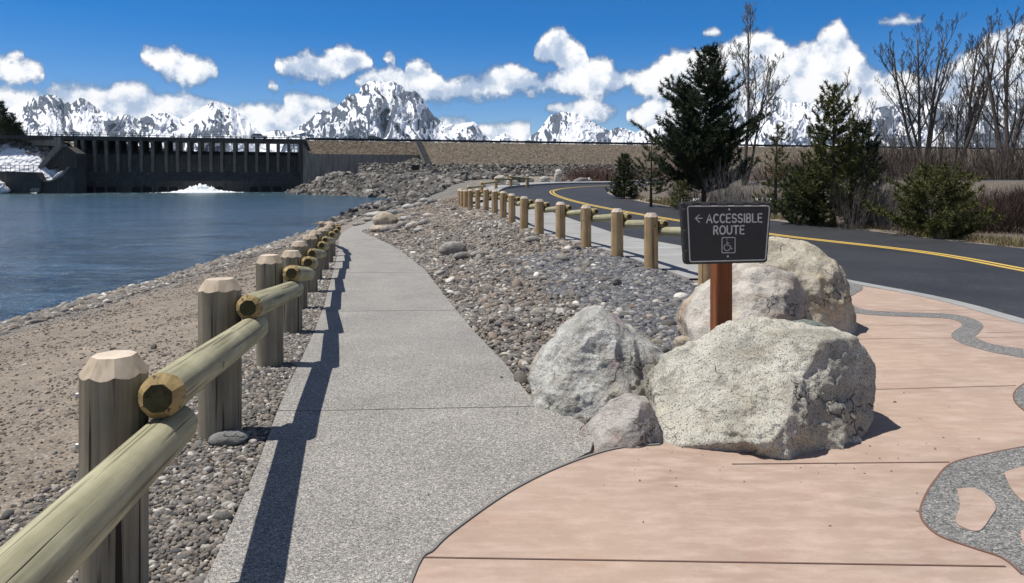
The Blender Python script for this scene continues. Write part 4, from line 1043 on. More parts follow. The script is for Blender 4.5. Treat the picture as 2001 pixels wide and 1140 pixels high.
word('ROUTE', 1390.5, 1454, 457, 441.5, wdt)
def strokes(name, sts, sw=.0035, parent=None):
    mb = MB()
    for st in sts:
        P = [Vector((sp(x, y)[0], sp(x, y)[1], .0205)) for x, y in st]; mb.tube(P, sw, 8)
    V = [(a, b, .0205 + (zz - .0205) * .5) for a, b, zz in mb.v]
    o = mesh(name, V, mb.f, M['letter'], parent or board, True); o.matrix_world = MS
strokes('arrow', [[(1352.5, 426), (1367, 426)], [(1361, 418.5), (1352, 426), (1361, 434)]], .0042)
frame_tube('pictogram_frame', rounded([sp(1407.5, 464)[:2], sp(1435, 464)[:2], sp(1435, 494)[:2], sp(1407.5, 493.5)[:2]][::-1], .008, 4), .0032, True, board)
strokes('wheelchair_symbol', [[(1418, 470), (1417.8, 479.3), (1424, 479.3), (1427.5, 486.5), (1430, 485.5)], [(1417.8, 475.2), (1423, 475.2)],
        [(1418 + 6.3 * math.cos(R(a)), 483.5 + 6.3 * math.sin(R(a))) for a in range(-118 - 0, -118 - 250, -12)]], .0030)
strokes('wheelchair_symbol', [[(1417.4, 467.2), (1418.2, 467.2)]], .0052)
for px, py in ((1422.3, 409), (1419.5, 500.5)):
    mb = MB(); p = sp(px, py); mb.tube([(p[0], p[1], .018), (p[0], p[1], .0235), (p[0], p[1], .0255)], [.0085, .0085, .004], 10)
    o = mb.build('bolt', M['bolt'], sg); o.matrix_world = MS
# post, 14 cm square with softened arrises
pc = W(1406.5, 500, 5.62); mb = MB(); hw = .064; b_ = .008
prof = [(-hw + b_, -hw), (hw - b_, -hw), (hw, -hw + b_), (hw, hw - b_), (hw - b_, hw), (-hw + b_, hw), (-hw, hw - b_), (-hw, -hw + b_)]
V = [(x, y, z) for z in (-.3, 1.46) for x, y in prof]; n = 8
mb.add(V, [tuple(range(8))[::-1], tuple(range(8, 16))] + [(i, (i + 1) % 8, 8 + (i + 1) % 8, 8 + i) for i in range(8)])
po = mb.build('post', M['sign_post'], sg); po.location = (pc.x + .01, pc.y, 0); po.rotation_euler = (0, 0, R(6))
# ================================================================== BOULDERS AND STONES
def boulder(name, outline, D, T, m, label, cat='boulder', group=None, seed=0, sub=6, pw=2.6, planes=(), disp=.05, fr=2.2, fine=.012, zsink=0.0, ratio=.0, soft=.03, yaw=0.0):
    s = D / F; ox = sum(p[0] for p in outline) / len(outline); oy = (max(p[1] for p in outline) + min(p[1] for p in outline)) / 2
    P = np.array([((x - ox) * s, -(y - oy) * s) for x, y in outline])
    v, f = ICO[sub]; v = v / np.linalg.norm(v, axis=1)[:, None]
    ang_ = np.arctan2(v[:, 2], v[:, 0])
    # radius of the outline seen from its centre
    q = np.linspace(-np.pi, np.pi, 721); rad = np.zeros_like(q)
    for i in range(len(P)):
        a = P[i]; b = P[(i + 1) % len(P)]; e = b - a
        dx, dy = np.cos(q), np.sin(q); den = dx * e[1] - dy * e[0]
        with np.errstate(divide='ignore', invalid='ignore'):
            t = (a[0] * e[1] - a[1] * e[0]) / den; u_ = (a[0] * dy - a[1] * dx) / den
        ok = (t > 0) & (u_ >= -1e-9) & (u_ <= 1 + 1e-9); rad = np.where(ok, np.maximum(rad, t), rad)
    rad = np.where(rad <= 0, np.median(rad[rad > 0]), rad)
    Rs = np.interp(ang_, q, rad)
    hx = np.hypot(v[:, 0], v[:, 2]); pp = np.where(v[:, 2] < 0, pw + 1.2, pw)
    r = ((hx / Rs) ** pp + (np.abs(v[:, 1]) / T) ** pp) ** (-1 / pp)
    size = float(np.median(Rs))
    for (n_, d_) in planes:           # flat faces broken off the block
        n_ = np.array(n_, float); n_ /= np.linalg.norm(n_); c = v @ n_
        rp = np.where(c > .05, d_ / np.maximum(c, .05), 1e9); k = soft
        h = np.clip(.5 + .5 * (rp - r) / k, 0, 1); r = r * h + np.minimum(rp, 1e3) * (1 - h) - k * h * (1 - h)
    p = v * r[:, None]
    d1 = fbm(p[:, 0] * fr / size * .5, p[:, 1] * fr / size * .5, p[:, 2] * fr / size * .5, 5, seed, .5)
    d2 = fbm(p[:, 0] * fr / size + 5, p[:, 1] * fr / size, p[:, 2] * fr / size, 4, seed + 9, .40, True)
    d3 = fbm(p[:, 0] * 14 / size, p[:, 1] * 14 / size, p[:, 2] * 14 / size, 4, seed + 5, .6)
    frontness = .35 + .65 * np.clip(np.abs(v[:, 1]) * 1.6, 0, 1)     # keep the outline, roughen the faces
    p = p + v * (size * ((disp * d1 + disp * .9 * (d2 - .3)) * frontness + fine * d3))[:, None]
    o = mesh(name, p, f, m)
    o.location = ((ox - CX) * s, D, HC - (oy - HZ) * s - zsink)
    return tag(o, label, cat, group)
boulder('boulder', [(1280,800),(1285,765),(1325,718),(1390,680),(1450,650),(1500,643),(1600,653),(1665,658),(1692,684),(1713,714),(1706,760),(1690,800),(1655,845),(1615,885),(1575,930),(1510,985),(1420,995),(1350,965),(1290,905),(1281,850)], 4.90, .80, M['granite_a'],
        'largest speckled pale granite boulder in front of the sign post, on the pink paving', seed=4, sub=7,
        planes=[((-.42, -.52, .74), .40), ((.50, -.84, .20), .41), ((-.32, -.84, -.44), .50), ((.05, -.80, .60), .50), ((-.05, -.99, -.1), .66), ((.75, -.55, -.35), .55)], disp=.13, fr=2.2, fine=.018, soft=.012)
boulder('boulder', [(1036,745),(1040,728),(1062,698),(1110,645),(1152,612),(1182,610),(1232,640),(1290,665),(1342,708),(1358,760),(1330,820),(1290,860),(1145,880),(1085,850),(1050,800),(1038,770)], 5.65, .72, M['granite_b'],
        'grey peaked boulder with a faint red stain between the path and the sign', seed=15, sub=7,
        planes=[((-.72, -.50, .50), .40), ((-.10, -.82, .52), .37), ((.52, -.62, .60), .36), ((.62, -.1, .78), .40), ((.25, -.96, -.05), .54), ((-.45, -.85, -.2), .56)], disp=.11, fr=2.4, fine=.016, soft=.012)
boulder('boulder', [(1130,862),(1165,825),(1198,790),(1230,777),(1268,784),(1284,820),(1300,880),(1290,920),(1220,930),(1150,910)], 4.72, .27, M['granite_s'],
        'small mauve grey wedge boulder between the two front boulders', seed=22, sub=6,
        planes=[((-.6, -.45, .68), .14), ((.6, -.75, .3), .17), ((-.1, -.9, .4), .17)], disp=.07, fr=2.0, fine=.014, soft=.008)
boulder('boulder', [(1337,625),(1345,600),(1372,568),(1410,545),(1450,524),(1495,519),(1540,534),(1562,560),(1578,612),(1585,660),(1560,720),(1450,740),(1370,720),(1342,660)], 7.0, .62, M['granite_c'],
        'white and pink rounded boulder directly behind the sign post', seed=31, sub=6,
        planes=[((-.55, -.5, .66), .42), ((.55, -.78, .2), .46), ((0, -.8, .6), .44), ((-.2, -.97, -.1), .5)], disp=.10, fr=2.2, fine=.016, soft=.015)
boulder('boulder', [(1425,560),(1440,500),(1480,476),(1530,469),(1580,473),(1620,500),(1643,520),(1650,572),(1667,622),(1663,668),(1640,700),(1500,710),(1430,650)], 8.3, .72, M['granite_d'],
        'tall tan boulder at the back of the cluster, nearest the road', seed=43, sub=6,
        planes=[((.1, -.55, .83), .54), ((.78, -.58, .2), .50), ((-.3, -.95, .1), .56), ((.3, -.9, .2), .55)], disp=.11, fr=2.3, fine=.016, soft=.015)
boulder('rock', [(1530,650),(1545,634),(1580,627),(1610,633),(1624,645),(1625,670),(1580,690),(1540,680)], 5.95, .22, M['dark_rock'],
        'small dark greenish rock tucked between the largest boulder and the tan one', 'rock', seed=51, sub=5, disp=.07, fr=2.5, fine=.02)
boulder('rock', [(1316,670),(1320,661),(1334,656),(1348,660),(1354,674),(1350,688),(1334,694),(1320,686)], 6.9, .08, M['tan_stone'],
        'smooth round tan cobble beside the left foot of the white and pink boulder', 'rock', seed=53, sub=5, disp=.02, fine=.004)
# flat slab at the foot of the second left post
def stone(px, py, wpx, hpx, m, label, seed, sub=4, flat=.8, group='loose stones in the gravel', D=None, cat='rock', depth=.7, disp=.08, planes=()):
    X, Dg = P2(px, py); D = D or Dg; w_ = wpx / 2; h = hpx
    rnd = random.Random(seed); n = 11
    outl = []
    for i in range(n):
        a = 2 * math.pi * i / n; k = rnd.uniform(.84, 1.08)
        outl.append((px + w_ * k * math.cos(a), py - h * .45 - h * .62 * k * math.sin(a)))
    return boulder('rock', outl, D, w_ * D / F * depth, m, label, cat, group, seed, sub, 2.5, planes, disp, 2.4, .015)
stone(448, 866, 78, 22, M['grey_stone'], 'flat grey slab lying at the foot of the second post from the front', 61, 5, group=None)
GS = 'loose stones in the gravel'
spots = [
 (886,498,58,24,'cobble','pale flat stone with a dark neighbour in the middle of the gravel slope'),
 (903,508,36,14,'grey_stone','dark wedge stone leaning on the pale flat stone mid gravel slope'),
 (938,503,40,13,'cobble','long low pink grey stone right of the pale flat stone'),
 (868,490,24,10,'grey_stone','small dark stone uphill of the pale flat stone mid gravel slope'),
 (1040,474,30,12,'cobble','pale rounded stone near the foot of the fence above the slope'),
 (1205,560,19,17,'grey_stone','upright round grey stone standing out of dark gravel below the right fence'),
 (1218,618,30,10,'cobble','white oval stone lying in the blue grey gravel above the peaked boulder'),
 (1090,518,24,9,'grey_stone','grey oval stone on the upper gravel slope under the fifth fence post'),
 (1330,620,20,14,'grey_stone','blue grey stone against the white and pink boulder'),
 (1048,548,34,8,'grey_stone','long dark flat stone in the centre of the gravel slope'),
 (914,605,18,12,'grey_stone','dark stone at the path edge below the pale flat stone'),
 (930,614,14,9,'cobble','pink grey cobble beside the dark stone at the path edge'),
 (972,642,15,12,'grey_stone','blue grey cube stone low on the gravel near the path edge'),
 (960,632,14,12,'tan_stone','brown stone beside the blue grey cube stone'),
 (1012,702,18,9,'grey_stone','dark flat stone by the path just left of the peaked boulder'),
 (1046,722,16,10,'tan_stone','pale tan cobble touching the left foot of the peaked boulder'),
 (987,683,18,7,'grey_stone','green grey flat chip at the lower path edge'),
 (1130,480,26,8,'cobble','pale oval stone below the fence, left of the dark stained post'),
 (1290,640,16,9,'cobble','pale cobble between peaked boulder and white boulder'),
 (1162,505,14,6,'cobble','small pale cobble uphill under the third nearest fence post'),
 (1244,630,12,7,'grey_stone','dark cobble right of the white oval stone'),
]
for i, (px, py, w_, h_, mm, lb) in enumerate(spots): stone(px, py, w_, h_, M[mm], lb, 100 + i, 4, group=GS)
# stones round the far bend of the path
GB = 'rocks at the far bend of the path'
far = [
 (752,443,52,28,'tan_stone','large pale tan wedge rock where the path bends right'),
 (748,452,58,12,'tan_stone','flat pale slab under the large tan wedge rock'),
 (757,454,30,12,'cobble','small pale rock at the foot of the tan wedge rock'),
 (770,456,18,9,'grey_stone','dark rock right of the tan slab at the bend'),
 (788,446,30,13,'cobble','pale rock in the pile right of the tan wedge'),
 (806,448,30,14,'granite_c','pinkish white rock in the pile uphill of the bend'),
 (820,455,24,10,'granite_b','grey white flat rock at the lower edge of the pile'),
 (830,441,28,12,'cobble','buff rock at the right end of the pile by the bend'),
 (795,432,30,10,'granite_b','low white rock beside the rising path'),
 (812,424,24,9,'cobble','small buff rock above the pile beside the rising path'),
 (838,426,26,9,'granite_c','whitish rock high in the pile toward the brown mound'),
 (742,424,62,10,'granite_b','long flat white slab on the shore left of the rising path'),
 (775,418,50,8,'grey_stone','long flat grey slab behind the white slab'),
 (725,432,34,7,'cobble','low pale stone on the shore side of the path end'),
 (800,408,34,9,'granite_b','pale block at the top of the rising path'),
 (820,404,26,8,'cobble','buff block right of the path top'),
 (855,410,20,8,'cobble','small rock on the left edge of the brown mound'),
 (886,414,14,10,'grey_stone','small dark stone alone on the brown mound'),
 (700,441,26,6,'cobble','flat pebble bank stone beside the end of the rail fence'),
 (845,398,24,9,'grey_stone','grey rock at the foot of the rock bank'),
 (830,395,22,8,'granite_b','pale rock at the foot of the rock bank'),
]
for i, (px, py, w_, h_, mm, lb) in enumerate(far): stone(px, py, w_, h_, M[mm], lb, 140 + i, 4, group=GB, depth=.9)
# boulders on the far pavement beside the bend
fb_ = [
 ([(966,360),(966,348),(972,343),(984,343),(992,350),(994,361),(980,364)], 60, 'granite_c', 'pinkish white boulder behind the far end of the tan fence'),
 ([(988,362),(990,353),(1000,351),(1012,354),(1017,362),(1000,366)], 59, 'granite_b', 'low white boulder under the far end of the tan fence'),
 ([(1010,359),(1012,344),(1022,342),(1030,347),(1032,358),(1020,361)], 68, 'grey_stone', 'dark grey boulder right of the low timber panel'),
 ([(1025,361),(1028,351),(1036,345),(1043,350),(1044,360),(1034,363)], 66.3, 'granite_c', 'pointed white boulder left of the standing stone'),
 ([(1054,360),(1055,348),(1062,344),(1072,347),(1077,359),(1064,362)], 66.8, 'granite_b', 'rounded grey boulder just left of the standing stone'),
 ([(1081,360),(1083,345),(1086,333),(1093,330),(1099,335),(1098,348),(1097,360),(1088,362)], 67, 'granite_c', 'tall pale standing stone on the far pavement'),
 ([(1105,361),(1107,353),(1114,352),(1119,357),(1119,361)], 67.5, 'grey_stone', 'small dark rock right of the standing stone'),
 ([(1118,361),(1121,352),(1134,347),(1148,348),(1153,358),(1150,361)], 67.6, 'grey_stone', 'broad grey boulder right of the standing stone'),
 ([(1145,359),(1146,349),(1152,347),(1157,352),(1157,359)], 68.5, 'granite_c', 'small white boulder at the right end of the far row'),
]
for i, (ol_, D_, mm, lb) in enumerate(fb_): boulder('boulder', ol_, D_, .35, M[mm], lb, 'boulder', 'boulders on the far pavement', 180 + i, 5, 2.6, (), .08, 2.4, .02)
# low timber panel among them
pn = empty('timber_panel', (0, 0, 0), 'low grey timber panel between two boulders on the far pavement', 'panel'); mb = MB()
a = W(993, 361, 67); b = W(1016, 361, 67)
for k in range(4): mb = MB(); mb.box(a.x, b.x, 67, 67.08, a.z + .03 + k * .155, a.z + .17 + k * .155); mb.build('board', M['bark_grey'], pn)
for x in (a.x, b.x): mb = MB(); mb.box(x - .05, x + .05, 66.95, 66.997, a.z - .2, a.z + .7); mb.build('post', M['bark_grey'], pn)

# ================================================================== STUFF: gravel, cobbles, rock bank
def proto(name, m, seed, sub=2, flat=(1, .8, .5), ang=False):
    v, f = ICO[sub]; rnd = np.random.RandomState(seed); p = v * np.array(flat)
    if ang:
        r = np.ones(len(v)) * 1.0
        for _ in range(9):
            n_ = rnd.normal(size=3); n_ /= np.linalg.norm(n_); c = v @ n_; d = rnd.uniform(.5, .8)
            r = np.minimum(r, np.where(c > .05, d / np.maximum(c, .05), 9))
        p = v * r[:, None] * np.array(flat) * 1.3
    p = p * (1 + .13 * fbm(v[:, 0] * 1.2, v[:, 1] * 1.2, v[:, 2] * 1.2, 2, seed))[:, None]
    me = bpy.data.meshes.new(name); me.from_pydata(p.tolist(), [], f.tolist()); me.materials.append(m)
    if not ang: me.polygons.foreach_set('use_smooth', [True] * len(me.polygons))
    return bpy.data.objects.new(name, me)
def scatter(name, pts, scl_, rots, protos, kind='stuff', label=None, cat=None):
    """one object: points carrying size and rotation, each showing one of a few stones"""
    me = bpy.data.meshes.new(name); me.vertices.add(len(pts)); me.vertices.foreach_set('co', pts.astype(np.float32).ravel())
    a = me.attributes.new('sz', 'FLOAT_VECTOR', 'POINT'); a.data.foreach_set('vector', scl_.astype(np.float32).ravel())
    a = me.attributes.new('rt', 'FLOAT_VECTOR', 'POINT'); a.data.foreach_set('vector', rots.astype(np.float32).ravel())
    o = bpy.data.objects.new(name, me); C.objects.link(o)
    col_ = bpy.data.collections.new(name + '_kinds')
    for p in protos: col_.objects.link(p)
    ng = bpy.data.node_groups.new(name, 'GeometryNodeTree')
    ng.interface.new_socket('Geometry', in_out='INPUT', socket_type='NodeSocketGeometry'); ng.interface.new_socket('Geometry', in_out='OUTPUT', socket_type='NodeSocketGeometry')
    N = ng.nodes.new; L_ = ng.links.new
    gi = N('NodeGroupInput'); go = N('NodeGroupOutput'); ci = N('GeometryNodeCollectionInfo'); ci.inputs['Collection'].default_value = col_
    ci.inputs['Separate Children'].default_value = True; ci.inputs['Reset Children'].default_value = True
    ip = N('GeometryNodeInstanceOnPoints'); ip.inputs['Pick Instance'].default_value = True
    mp = N('GeometryNodeMeshToPoints')
    s_ = N('GeometryNodeInputNamedAttribute'); s_.data_type = 'FLOAT_VECTOR'; s_.inputs[0].default_value = 'sz'
    r_ = N('GeometryNodeInputNamedAttribute'); r_.data_type = 'FLOAT_VECTOR'; r_.inputs[0].default_value = 'rt'
    er = N('FunctionNodeEulerToRotation')
    L_(gi.outputs[0], mp.inputs['Mesh']); L_(mp.outputs[0], ip.inputs['Points']); L_(ci.outputs[0], ip.inputs['Instance'])
    L_(s_.outputs['Attribute'], ip.inputs['Scale']); L_(r_.outputs['Attribute'], er.inputs[0]); L_(er.outputs[0], ip.inputs['Rotation'])
    L_(ip.outputs[0], go.inputs[0])
    md = o.modifiers.new('stones', 'NODES'); md.node_group = ng
    return tag(o, label, cat, kind=kind)
def field(seed, n, x0, x1, y0, y1, ok, size, zoff=.15, yfun=None, smin=.008, smax=.2, tilt=.35, flat=1.0, sg_=.42):
    rs = np.random.RandomState(seed)
    u = rs.rand(n); y = yfun(u) if yfun else y0 + (y1 - y0) * u
    lo = x0(y) if callable(x0) else x0; hi = x1(y) if callable(x1) else x1
    x = lo + (hi - lo) * rs.rand(n)
    k = ok(x, y, rs) if ok else np.ones(n, bool)
    k &= ~inpoly(x, y, plz)
    # only where this camera or one a few steps aside could see
    k &= (np.abs(x) < y * .80 + 1.5)
    x, y = x[k], y[k]; n = len(x)
    s = np.clip(size(x, y) * np.exp(rs.normal(0, sg_, n)), smin, smax)
    z = H(x, y) + fbm(x * .9, y * .9, 0, 4, 5) * .03 + s * zoff
    sc_ = np.stack([s, s * rs.uniform(.75, 1, n), s * rs.uniform(.8, 1.25, n) * flat], 1)
    rt = np.stack([rs.normal(0, tilt, n), rs.normal(0, tilt, n), rs.uniform(0, 6.28, n)], 1)
    return np.stack([x, y, z], 1), sc_, rt
PR = [proto('pebble', M['pebble'], i, 2, (1, .78, .48 + .06 * (i % 3))) for i in range(7)]
PB = [proto('pebble', M['pebble_blue'], 20 + i, 2, (1, .78, .5 + .06 * (i % 3))) for i in range(5)]
PT = [proto('pebble', M['pebble_tan'], 30 + i, 2, (1, .8, .5)) for i in range(5)]
PG = [proto('chip', M['pebble'], 60 + i, 2, (1, .8, .6), True) for i in range(7)]
PA = [proto('rock', M['riprap'], 40 + i, 2, (1, .85, .7), True) for i in range(7)]
geo = lambda a, b, p=1.0: (lambda u: a * (b / a) ** (u ** p))
# strip between fence and path
xs0 = lambda y: xpl(y) - np.interp(y, [0, 3, 6, 12, 30], [1.5, 1.25, .75, .6, .5])
p1 = field(1, 46000, xs0, lambda y: xpl(y) - .01, 0, 0, lambda x, y, rs: rs.rand(len(x)) < np.clip(1.5 - (xpl(y) - x) * .9, .1, 1), lambda x, y: .0125 + .0004 * y, yfun=geo(1.6, 34, 1.0), sg_=.34, smax=.05)
scatter('gravel', *p1, PR)
# slope between path and right fence
inb = lambda x, y, rs: (x > xpr(y) + .02) & (x < xfr(y) + .12 - (y < 8) * .0) & ((y > 5.0) | (x > .6))
def okA(x, y, rs):
    k = inb(x, y, rs) & ~((y > 30) & (rs.rand(len(x)) < np.clip((y - 30) / 12, 0, .8)))
    m_ = fbm(x * .6, y * .6, 0, 3, 77); bare = (m_ > -.06) & (rs.rand(len(x)) < .74)
    blue = ((x - xpr(y)) > 2.0) & (y < 16) & (y > 5); return k & ~bare & ~(blue & (rs.rand(len(x)) < .75))
p2 = field(2, 105000, lambda y: xpr(y), lambda y: xfr(y) + .15, 0, 0, okA, lambda x, y: .0135 + .0009 * np.minimum(y, 40), yfun=geo(5.0, 44, .9), smax=.09)
scatter('gravel', *p2, PR + PG)
def okB(x, y, rs):
    return inb(x, y, rs) & ((x - xpr(y)) > 1.8 + .7 * fbm(x, y, 0, 3, 8)) & (y < 17)
p3 = field(3, 72000, lambda y: xpr(y) + 1, lambda y: xfr(y) + .15, 0, 0, okB, lambda x, y: .0165 + .0005 * y, yfun=geo(5.6, 17, .9), smax=.08)
scatter('gravel', *p3, PB)
# larger cobbles sprinkled over the slope
p4 = field(4, 900, lambda y: xpr(y), lambda y: xfr(y), 0, 0, inb, lambda x, y: .045 + .0012 * y, yfun=geo(6, 46), smax=.22)
scatter('cobbles', *p4, PR)
# shoreline cobbles and beach grit
def okS(x, y, rs): sd_ = shore_sd(x, y); nz = fbm(x * .3, y * .3, 0, 3, 14); return (sd_ > -.5) & (sd_ < 2.6 + nz * 2.2 - rs.rand(len(x)) * 1.2)
p5 = field(5, 90000, lambda y: np.interp(y, [0, 19, 40, 80, 120], [-15, -14.2, -14.8, -18, -19]), lambda y: np.interp(y, [0, 19, 40, 80, 120], [-8.5, -8.5, -9, -10.5, -9]), 0, 0, okS, lambda x, y: .022 + .0011 * y, yfun=geo(14, 115), smax=.3)
scatter('shore_cobbles', *p5, PR)
def okT(x, y, rs): m_ = fbm(x * .5, y * .5, 0, 3, 91); return (rs.rand(len(x)) < np.clip(.35 + m_, .1, 1))
p6 = field(6, 60000, lambda y: np.maximum(-.8 * y - 1.5, -12.0), lambda y: xpl(y) - .9, 0, 0, okT, lambda x, y: .0065 + .0005 * y, yfun=geo(3.0, 45, .9), smin=.005, smax=.07)
scatter('beach_grit', *p6, PT + PG[:3])
# brush-side and mound grit
p8 = field(8, 5000, lambda y: xpr(y), lambda y: xfr(y), 0, 0, inb, lambda x, y: .03 + .001 * y, yfun=geo(28, 58), smax=.16)
scatter('gravel', *p8, PT)
# rock bank of the spit, and the rock toe of the embankment
def okR(x, y, rs):
    sd_ = shore_sd(x, y); return (sd_ > -1.5) & (sd_ < 13 + 4 * fbm(x * .08, y * .08, 0, 3, 3) - (y < 120) * 4) & (x > -66) & (x < 2) & (y < 232)
p9 = field(9, 26000, lambda y: np.interp(y, [60, 100, 140, 200, 232], [-18, -19, -22, -66, -68]), lambda y: np.interp(y, [60, 100, 140, 200, 232], [-9, -5, 0, -30, -40]), 62, 232, okR, lambda x, y: np.interp(y, [60, 100, 160], [.16, .34, .50]), zoff=.25, smin=.1, smax=1.3, tilt=.6, flat=.9)
scatter('riprap', *p9, PA)
rs = np.random.RandomState(10); n = 8000
s_ = rs.uniform(s_at(700, 20), s_at(1240, 20), n); d_ = 20 + rs.rand(n) * 16; pts = np.array([DP(a, b, 0) for a, b in zip(s_, d_)])
sl_z = np.maximum(np.maximum(14.0 - (d_ - 2.6) * .53 / 1.2, 0), H(pts[:, 0], pts[:, 1])); pts[:, 2] = np.where(sl_z > 7.5, -20, sl_z) + .1
sz = np.clip(.42 * np.exp(rs.normal(0, .35, n)), .15, 1.1)
scatter('riprap', pts, np.stack([sz, sz * .85, sz * .75], 1), np.stack([rs.normal(0, .5, n), rs.normal(0, .5, n), rs.uniform(0, 6.28, n)], 1), PA)
# rocks heaped against the wing wall
n = 5000; s_ = rs.uniform(s_at(590, 8), s_at(830, 8), n); u_ = rs.rand(n); d_ = 4.8 + u_ * 26
pts = np.array([DP(a, b, 0) for a, b in zip(s_, d_)]); pxn = CX + pts[:, 0] / pts[:, 1] * F
topz = np.interp(pxn, [590, 640, 700, 760, 800, 830], [-.8, .4, 3.4, 5.9, 8.0, 8.5])
pts[:, 2] = np.maximum(topz - (d_ - 4.8) * .36, H(pts[:, 0], pts[:, 1]))
sz = np.clip(.45 * np.exp(rs.normal(0, .35, n)), .15, 1.2)
scatter('riprap', pts, np.stack([sz, sz * .85, sz * .75], 1), np.stack([rs.normal(0, .5, n), rs.normal(0, .5, n), rs.uniform(0, 6.28, n)], 1), PA)
# heap body under those rocks
hs_ = np.linspace(s_at(588, 8), s_at(835, 8), 60); hd = np.linspace(4.5, 34, 30); V = []
for a in hs_:
    for b in hd:
        p = DP(a, b, 0); q = CX + p[0] / p[1] * F; t = float(np.interp(q, [590, 640, 700, 760, 800, 830], [-.8, .4, 3.4, 5.9, 8.0, 8.5])) - (b - 4.5) * .36
        V.append((p[0], p[1], max(t, H1(p[0], p[1]) - .3)))
I = np.arange(1800).reshape(60, 30); Fq = np.stack([I[:-1, :-1], I[:-1, 1:], I[1:, 1:], I[1:, :-1]], -1).reshape(-1, 4)
M['heap'] = mat('rubble', lambda g, out: out(g.ramp(g.sep(g.vor(g.pos, 1.6))[0], [(0, (.05, .05, .045)), (1, (.16, .15, .13))]), .9, g.bump(g.vor(g.pos, 1.6, 0), 1, .4)))
tag(mesh('rock_bank', np.array(V), Fq, M['heap']), kind='structure')
# left bank stones
n = 2500; x = rs.uniform(-165, -121, n) ; y = rs.uniform(198, 225, n); z = np.interp(segdist(x, y, LB[:7]), [0, 1, 11], [.5, .9, 13]) 
k = inpoly(x, y, LB) & (z > 2.6); x, y, z = x[k], y[k], z[k]; n = len(x); sz = np.clip(.4 * np.exp(rs.normal(0, .3, n)), .15, 1)
zz = ZW - .3 + np.clip((segdist(x, y, LB[:7]) + .5) * .9, -1.5, 2.2) + np.clip((segdist(x, y, LB[:7]) - .6) * 1.3, 0, 13.4)
kk = zz > 8.6 - (x + 136) * .45; x, y, zz, sz = x[kk], y[kk], zz[kk], sz[kk]; n = len(x)
scatter('riprap', np.stack([x, y, zz], 1), np.stack([sz, sz * .85, sz * .75], 1), np.stack([rs.normal(0, .5, n), rs.normal(0, .5, n), rs.uniform(0, 6.28, n)], 1), PA)
# white water below the gates
fx = np.linspace(-1, 1, 120); fy = np.linspace(-1, 1, 40); V = []
c0 = DP(s_at(393, 7), 7, 0)
for a in fx:
    for b in fy:
        x = c0[0] + a * 25 * uD.x + b * 4 * nD.x; y = c0[1] + a * 25 * uD.y + b * 4 * nD.y
        h = 1.7 * math.exp(-(a * 6) ** 2 - (b * 1.6) ** 2) + .5 * math.exp(-(a * 2.2) ** 2 - (b * 1.6) ** 2)
        h += 1.5 * float(fbm(np.array([x * .9]), np.array([y * .9]), 0, 5, 4, .65)[0]) * (h + .22)
        V.append((x, y, ZW - .22 + h))
I = np.arange(4800).reshape(120, 40); Fq = np.stack([I[:-1, :-1], I[:-1, 1:], I[1:, 1:], I[1:, :-1]], -1).reshape(-1, 4)
tag(mesh('white_water', np.array(V), Fq, M['foam']), kind='stuff')
# snow left lying by the trees and at the waterline
def snow_patch(px, py, w_, d_, h, seed, lb=None):
    x0, y0 = P2(px, py); V = []; n = 24
    for i in range(n + 1):
        for j in range(n + 1):
            a = -1 + 2 * i / n; b = -1 + 2 * j / n; x = x0 + a * w_; y = y0 + b * d_
            k = 1 - (a * a + b * b) ** .5 + .5 * float(pnoise(np.array([x * 1.1]), np.array([y * 1.1]), 0, seed)[0])
            V.append((x, y, H1(x, y) - .06 + h * float(sstep(k * 1.6))))
    I = np.arange((n + 1) ** 2).reshape(n + 1, n + 1); Fq = np.stack([I[:-1, :-1], I[:-1, 1:], I[1:, 1:], I[1:, :-1]], -1).reshape(-1, 4)
    tag(mesh('snow', np.array(V), Fq, M['snow']), kind='structure')
snow_patch(1268, 390, 1.2, 1.6, .10, 1); snow_patch(1345, 392, .9, 1.0, .08, 2); snow_patch(1495, 392, .8, 1.0, .08, 3)
mb = MB(); 
def snow_heap(pts, D, th, seed):
    o = boulder('snow', pts, D, th, M['snow'], None, None, None, seed, 5, 2.4, (), .25, 2.6, .05); tag(o, kind='structure')
    for k in ('label', 'category'):
        if k in o: del o[k]
snow_heap([(104,349),(109,344),(116,337),(123,334),(122,340),(114,347)], 204.5, .8, 3)
snow_heap([(-40,352),(-12,350),(4,358),(14,374),(4,384),(-40,384)], 201, 2.0, 4)

# crumbs on the paving by the boulders and along the path edge
rs = np.random.RandomState(44); n = 420
x = np.concatenate([rs.normal(1.6, .9, 150), rs.uniform(-1.9, .6, 270)]); y = np.concatenate([rs.normal(4.6, .6, 150), rs.uniform(3, 14, 270)])
k = np.ones(n, bool); k[150:] = ((x[150:] - xpl(y[150:]) < .16) | (xpr(y[150:]) - x[150:] < .14)) & (x[150:] > xpl(y[150:])) & (x[150:] < xpr(y[150:]))
x, y = x[k], y[k]; n = len(x); sz = np.clip(.005 * np.exp(rs.normal(0, .5, n)), .002, .016)
scatter('grit', np.stack([x, y, H(x, y) + .026], 1), np.stack([sz, sz * .8, sz * .8], 1), np.stack([rs.normal(0, .5, n), rs.normal(0, .5, n), rs.uniform(0, 6.28, n)], 1), PR)
